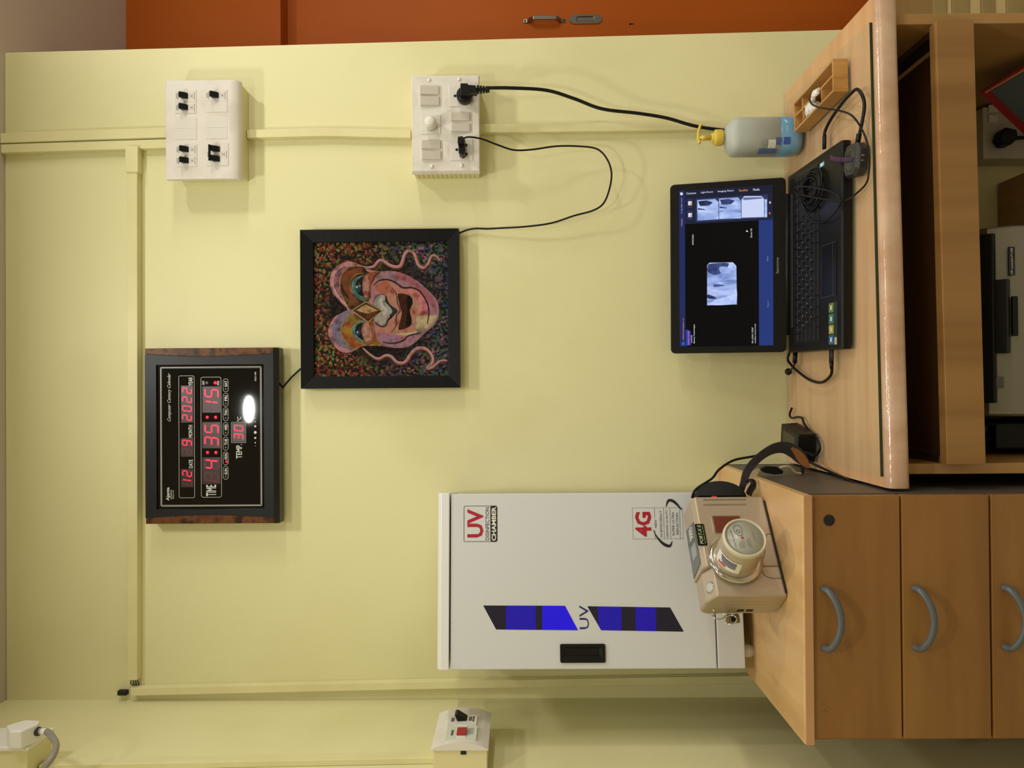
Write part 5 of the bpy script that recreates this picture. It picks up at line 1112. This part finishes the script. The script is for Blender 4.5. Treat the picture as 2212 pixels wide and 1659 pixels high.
# left end: ports, vents, split ring
for cy in (735, 825):
    y_, z_1 = FPx(cy, 1285, -hw); obj('port', B().box(-hw - .0004, -hw + .001, y_ - .005, y_ + .004, z_1 - .006, z_1 + .006), DARK, xr_)
b = B()
for i in range(14):
    y_, z_1 = FPx(640 + i * 26, 1197, -hw); b.lathe([(.0006, -.0003), (.0006, .0003)], (-hw, y_, z_1), 'x', 8); y_, z_1 = FPx(640 + i * 26, 1225, -hw); b.lathe([(.0006, -.0003), (.0006, .0003)], (-hw, y_, z_1), 'x', 8)
o = obj('speaker_holes', b, mat('hole_brown', '4a3f2e', .6), xr_); o['kind'] = 'stuff'
y_, z_1 = FPx(440, 1285, -hw)
def ring(cx_, cz_, cy_, r, t, tilt=0, sx=1): return [(cx_ + r * sx * math.cos(a * PI / 8), cy_ + r * math.sin(a * PI / 8) * math.sin(tilt), cz_ + r * math.sin(a * PI / 8) * math.cos(tilt)) for a in range(16)]
lk = thing('strap_clip', 'silver snap clip and ring hanging from the left end of the x-ray unit', 'clip', (xr_.matrix_world @ Vector((0, 0, 0)))[:] if 0 else (wm(xr_) @ Vector((-hw - .012, .045, .09)))[:], (0, 0, AX))
wl = lambda p: wm(xr_) @ Vector(p)
b = B(); b.tube([wl(q) for q in ring(-hw - .004, z_1 - .001, y_, .0055, 0, .3)], .0011, 8, closed=True); obj('eyelet', b, CHROME, lk, world=True)
b = B(); b.tube([wl(q) for q in ring(-hw - .010, z_1 - .013, y_, .0095, 0, .2, .62)], .0014, 8, closed=True); obj('snap_clip', b, CHROME, lk, world=True)
b = B(); b.tube([wl(q) for q in ring(-hw - .016, z_1 - .033, y_ + .002, .0095, 0, .5, .85)], .0013, 8, closed=True); obj('split_ring', b, CHROME, lk, world=True)
b = B(); b.tube([wl((-hw - .012, y_ + .006, z_1 - .028)), wl((-hw - .010, y_ + .012, z_1 - .040)), wl((-hw - .006, y_ + .020, z_1 - .052))], .008, 8, flat=(.3, 1)); obj('strap_end', b, mat('tan_webbing', '8a7c5c', .7), lk, world=True)
b = B(); b.tube([wl((-hw - .0115, y_ + .010, z_1 - .034)), wl((-hw - .0105, y_ + .0125, z_1 - .040))], .0092, 8, flat=(.45, 1), spline=False); obj('strap_loop', b, RUBBER, lk, world=True)
# hand-hold pad and red lamp at the right end
MESHB = mat('black_mesh_fabric', '161616', .8, bump=1.0, bs=900)
b = B(); n = 20; vs = []
for s_ in range(9):
    v = -1 + 2 * s_ / 8
    for i in range(n + 1):
        a = PI * i / n; hh = (1 - .55 * v * v)
        vs.append((hw + .010 + .043 * math.sin(a) * (1 - .25 * v * v), .034 + .030 * v, .076 - .050 * math.cos(a) * (.8 + .2 * hh)))
b.add(vs, [(s_ * (n + 1) + i, s_ * (n + 1) + i + 1, (s_ + 1) * (n + 1) + i + 1, (s_ + 1) * (n + 1) + i) for s_ in range(8) for i in range(n)] + [tuple(range(n + 1)), tuple(range(8 * (n + 1), 9 * (n + 1)))], 0, True)
obj('hand_pad', b, MESHB, xr_)
obj('pad_bracket', B().box(hw + .003, hw + .012, .015, .055, .02, .132), CRE, xr_, bevel=.001)
obj('indicator_lamp', B().box(hw + .003, hw + .0095, .004, .010, .086, .096), mat('lamp_red_window', '6a1a14', .2, emit='ff2418', es=.7), xr_, bevel=.001)
# carrying strap: arch of grey webbing over the brick
ss = thing('carrying_strap', 'dark grey webbing strap arching from the x-ray unit over the black brick', 'strap', (-.19, 1.52, UZ))
s3 = lambda cx, cy, Y: PY(1460 + cx / 5.53, 860 + cy / 5.53, Y)
WEB = mat('grey_webbing', '34343a', .75, bump=.6, bs=500); TAN = mat('tan_leather_patch', '9c6436', .5)
cl = cr([s3(*t) for t in ((775, 1110, 1.462), (800, 1040, 1.460), (850, 880, 1.465), (940, 760, 1.48), (1060, 660, 1.50), (1180, 600, 1.515), (1300, 590, 1.525), (1410, 640, 1.53), (1500, 720, 1.532), (1570, 800, 1.535))], 8)
wd = cr([Vector((a, c, 0)) for a, c in ((60, 0), (60, 0), (75, 0), (75, 0), (80, 0), (95, 0), (110, 0), (120, 0), (110, 0), (60, 0))], 8)
def ribbon(cl, hwid, thick, tl=.35):
    b = B(); vs = []; n = len(cl)
    for i, p in enumerate(cl):
        t_ = (cl[min(i + 1, n - 1)] - cl[max(i - 1, 0)]).normalized(); side = Vector((0, 1, 0)) * .8 + t_.cross(Vector((0, -1, 0))).normalized() * tl; side = (side - t_ * side.dot(t_)).normalized(); nr = t_.cross(side).normalized()
        h = hwid(i)
        for a, c in ((1, 1), (-1, 1), (-1, -1), (1, -1)): vs.append(p + side * h * a + nr * thick / 2 * c)
    b.add(vs, [(4 * i + k, 4 * i + (k + 1) % 4, 4 * i + 4 + (k + 1) % 4, 4 * i + 4 + k) for i in range(n - 1) for k in range(4)] + [(0, 1, 2, 3), (4 * n - 4, 4 * n - 3, 4 * n - 2, 4 * n - 1)]); return b
obj('webbing', ribbon(cl, lambda i: wd[min(i, len(wd) - 1)].x / 2 / 5.53 * 1.5 / F * 1.35, .002, 3), WEB, ss, world=True)
q = cr([s3(*t) for t in ((1385, 600, 1.524), (1450, 655, 1.526), (1510, 730, 1.528), (1560, 800, 1.530), (1585, 835, 1.532))], 6)
obj('leather_patch', ribbon(q, lambda i: .0085 * math.sin(PI * min(max((i + 2) / (len(q) + 2), .1), .95)), .0032, 3), TAN, ss, world=True)
q = cr([s3(*t) for t in ((1010, 855, 1.502), (960, 865, 1.500), (915, 900, 1.495), (880, 950, 1.49), (865, 1000, 1.485))], 6)
b = B(); PB = lambda Y: [s3(u_, v_, Y) for u_, v_ in ((985, 832), (1012, 852), (985, 905), (905, 975), (855, 1050), (842, 1000), (872, 925), (915, 868))]; b.hexa(PB(1.495), PB(1.499))
obj('beige_strap', b, mat('beige_webbing', 'b9a67c', .7), ss, world=True)
bk = B(); c0_, c1_ = s3(1010, 850, 1.50), s3(1280, 880, 1.50); bk.box(-1, 1, -1, 1, -1, 1); bk = B(); dd = (c1_ - c0_).normalized(); up_ = Vector((-dd.z, 0, dd.x)); P8 = lambda y: [c0_ + Vector((0, y, 0)), c0_ + dd * .012 + up_ * .0075 + Vector((0, y, 0)), c0_ + dd * .030 + up_ * .0085 + Vector((0, y, 0)), c1_ + up_ * .002 + Vector((0, y, 0)), c1_ - up_ * .004 + Vector((0, y, 0)), c0_ + dd * .028 - up_ * .0075 + Vector((0, y, 0)), c0_ + dd * .010 - up_ * .006 + Vector((0, y, 0))]; bk.hexa(P8(0), P8(.016)); obj('buckle', bk, BLACK, ss, world=True)
bk = B(); bk.tube([s3(*t) for t in ((1240, 830, 1.50), (1320, 815, 1.50), (1380, 840, 1.505), (1430, 890, 1.51), (1500, 900, 1.515))], .002, 8); obj('white_cord', bk, mat('white_cord', 'bdb49a', .5), ss, world=True)
bk = B(); bk.tube([s3(1500, 900, 1.515), s3(1515, 860, 1.52), s3(1500, 830, 1.525)], .0035, 8); obj('end_clip', bk, BLACK, ss, world=True)
bk = B(); bk.tube([s3(*t) for t in ((850, 1010, 1.46), (870, 985, 1.46), (915, 990, 1.455), (925, 1040, 1.45), (890, 1100, 1.44), (870, 1150, 1.43))], .006, 8, flat=(.35, 1)); obj('adjuster_loop', bk, RUBBER, ss, world=True)
# mains cable from the x-ray unit over the strap and down into the gap
mc = thing('power_cable', 'black cable arching from the x-ray unit and dropping into the gap beside the desk', 'cable', (-.19, 1.5, UZ))
pts = [s3(*t) for t in ((190, 1260, 1.47), (200, 1165, 1.46), (250, 1080, 1.46), (430, 960, 1.47), (520, 850, 1.49), (700, 740, 1.52), (980, 680, 1.555), (1200, 560, 1.56), (1400, 590, 1.545), (1500, 680, 1.535), (1620, 770, 1.53), (1800, 860, 1.50), (2000, 950, 1.44), (2212, 1030, 1.38))] + [PY(1900, 1060, 1.34) if 0 else Vector((-.170, 1.34, .70))]
b = B(); b.tube(pts, .0024, 9); obj('cable', b, RUBBER, mc, world=True)
# ---------------------------------------------------------------- under the desk: printer
px0, px1 = PY(2180, 900, 1.40).x, PY(2180, 485, 1.40).x
pr = thing('printer', 'silver laser printer with black output tray on the shelf under the desk', 'printer', ((px0 + px1) / 2, 1.53, .2735))
SILV = mat('silver_plastic', '8a867c', .32, .6)
b = B(); P_ = [(1.41, .275), (1.396, .36), (1.395, .42), (1.402, .465), (1.418, .497), (1.445, .512), (1.65, .520), (1.66, .275)]
b.prism(cr2 if 0 else P_, px0, px1, ax='x'); obj('shell', b, SILV, pr, world=True, bevel=.008, seg=4)
g = lambda x, y, Y: PY(x, y, Y)
x0_, x1_ = g(2140, 870, 1.42).x, g(2140, 508, 1.42).x
b = B(); b.prism([(1.404, .490), (1.400, .498), (1.412, .512), (1.425, .5245), (1.53, .5245), (1.53, .490)], x0_, x1_, ax='x'); tr_ = obj('output_tray', b, BLACK, pr, world=True, bevel=.002)
x0_, x1_ = g(2160, 763, 1.40).x, g(2160, 604, 1.40).x
b = B(); b.hexa([(x0_, 1.392, .472), (x1_, 1.392, .472), (x1_, 1.388, .480), (x0_, 1.388, .480)], [(x0_, 1.45, .518), (x1_, 1.45, .518), (x1_, 1.44, .528), (x0_, 1.44, .528)]); obj('paper_stop', b, mat('stop_black', '0f0f0f', .45), tr_, world=True, bevel=.002)
xa, xb_ = g(2190, 726, 1.39).x, g(2190, 640, 1.39).x; b = B(); b.box(xa, xb_, 1.3865, 1.392, .462, .472); obj('paper_stop_lip', b, BLACK, tr_, world=True, bevel=.001)
a0_, a1_ = g(2186, 595, 1.395), g(2186, 533, 1.395); zc = a0_.z
b = B(); b.box(a0_.x, a1_.x, 1.3945, 1.397, zc - .0055, zc + .0055); nm = obj('name_plate', b, LAPG, pr, world=True)
b = B(); text(b, 'HP LaserJet P1108', (a0_.x + a1_.x) / 2, zc, .0048, 1.3942, (a1_.x - a0_.x) * .9, off=.01); obj('plate_lettering', b, SIL, nm, world=True)
a = g(2155, 826, 1.405); b = B(); b.box(a.x - .010, a.x + .010, 1.400, 1.412, a.z - .009, a.z + .006); obj('power_button', b, mat('button_grey', '4f4f4a', .3), pr, world=True, bevel=.002)
# dark adapter beside the printer, switchboard and folder
ad_ = thing('cable_bundle', 'black adapter and cable bundle left of the printer under the desk', 'adapter', (-.09, 1.45, .2735))
obj('adapter', B().box(-.120, -.068, 1.46, 1.58, .2735, .46), BLACK, ad_, world=True, bevel=.004)
b = B(); b.tube([(-.10, 1.47, .46), (-.10, 1.45, .49), (-.085, 1.43, .50), (-.07, 1.44, .485), (-.075, 1.47, .45)], .003, 8); obj('cable', b, RUBBER, ad_, world=True)
sb2 = thing('low_switchboard', 'white switchboard low on the wall under the desk with a black plug', 'switchboard', (.55, 1.735, .25))
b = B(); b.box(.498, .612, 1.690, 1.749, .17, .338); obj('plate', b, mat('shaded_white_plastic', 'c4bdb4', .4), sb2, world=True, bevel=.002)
for z in (.298, .27):
    pass
for y in (235, 257):
    p = PY(2136, y, 1.69); obj('rocker_switch', B().box(p.x - .008, p.x + .008, 1.686, 1.6905, p.z - .018, p.z + .002), WHITE2, sb2, world=True, bevel=.001)
lp = thing('low_plug', 'black plug with cord in the low switchboard under the desk', 'plug', (.53, 1.68, .27))
p = PY(2162, 300, 1.685); b = B(); b.prism([(p.x + .018, p.z + .004), (p.x + .010, p.z + .012), (p.x - .006, p.z + .018), (p.x - .020, p.z + .008), (p.x - .020, p.z - .008), (p.x - .006, p.z - .022), (p.x + .012, p.z - .020)], 1.66, 1.6895); obj('plug_body', b, RUBBER, lp, world=True, bevel=.003)
b = B(); b.tube([(p.x - .002, 1.675, p.z - .02), (p.x, 1.675, p.z - .05), (p.x + .01, 1.68, p.z - .10)], .004, 8); obj('cord', b, RUBBER, lp, world=True)
# red-edged slate panel leaning under the desk
fo = thing('document_folder', 'slate grey folder with a red border leaning under the desk', 'folder', (.55, 1.5, .3))
A = PY(2117, 197, 1.50); Bp = PY(2230, 130, 1.42); Cp = PY(2230, 305, 1.56)
e1_, e2_ = (Bp - A), (Cp - A); e1_ = e1_.normalized() * .15; e2_ = e2_.normalized() * .20; nn = e1_.cross(e2_).normalized(); 
if nn.y > 0: nn = -nn
def quad(name, i0, j0, i1, j1, off, th, m, par):
    P = [A + e1_ * a + e2_ * c for a, c in ((i0, j0), (i1, j0), (i1, j1), (i0, j1))]; b = B(); b.hexa([p + nn * off for p in P], [p + nn * (off + th) for p in P]); return obj(name, b, m, par, world=True)
REDB = mat('red_border', '8e1c22', .5)
q = quad('backing', 0, 0, 1, 1, 0, .004, REDB, fo); quad('face', .10, .055, .97, .97, .004, .0006, mat('slate_face', '4a545c', .5), fo); quad('piping', .045, .022, .98, .04, .004, .001, mat('tan_piping', 'a88a5c', .5), fo)
# ---------------------------------------------------------------- pale planks past the end of the desk
hs = [(2212, 2176, 0), (2176, 2150, 1), (2150, 2121, 0), (2121, 2095, 1), (2095, 2058, 0), (2058, 2046, 1), (2046, 2016, 0)]
zz0 = .001; PK = [wood('plank_dull', ['98824f', 'a48e5a'], (1, 6, 6), 3), wood('plank_pale', ['c8b078', 'd6c08a'], (1, 6, 6), 3)]
labs = ['pale stacked board lying lowest, beyond the right end of the desk', 'cream stacked board just above the lowest board beyond the desk end', 'dull brown stacked board third from the floor beyond the desk end', 'cream stacked board in the middle of the pile beyond the desk end', 'dull brown stacked board thick and third from the top beyond the desk end', 'thin cream stacked board second from the top beyond the desk end', 'dull stacked board on top of the pile beyond the desk end']
for i, (v0, v1, mi) in enumerate(hs):
    z1_ = PY(v1, 10, 2.0).z
    o = obj('plank', B().box(.93 + .006 * (i % 3), 1.30, 2.0 + .004 * (i % 2), 2.22, zz0, z1_ - .0004), PK[mi], None, bevel=.002); tag(o, labs[i], 'board', 'pale boards stacked past the desk'); zz0 = z1_
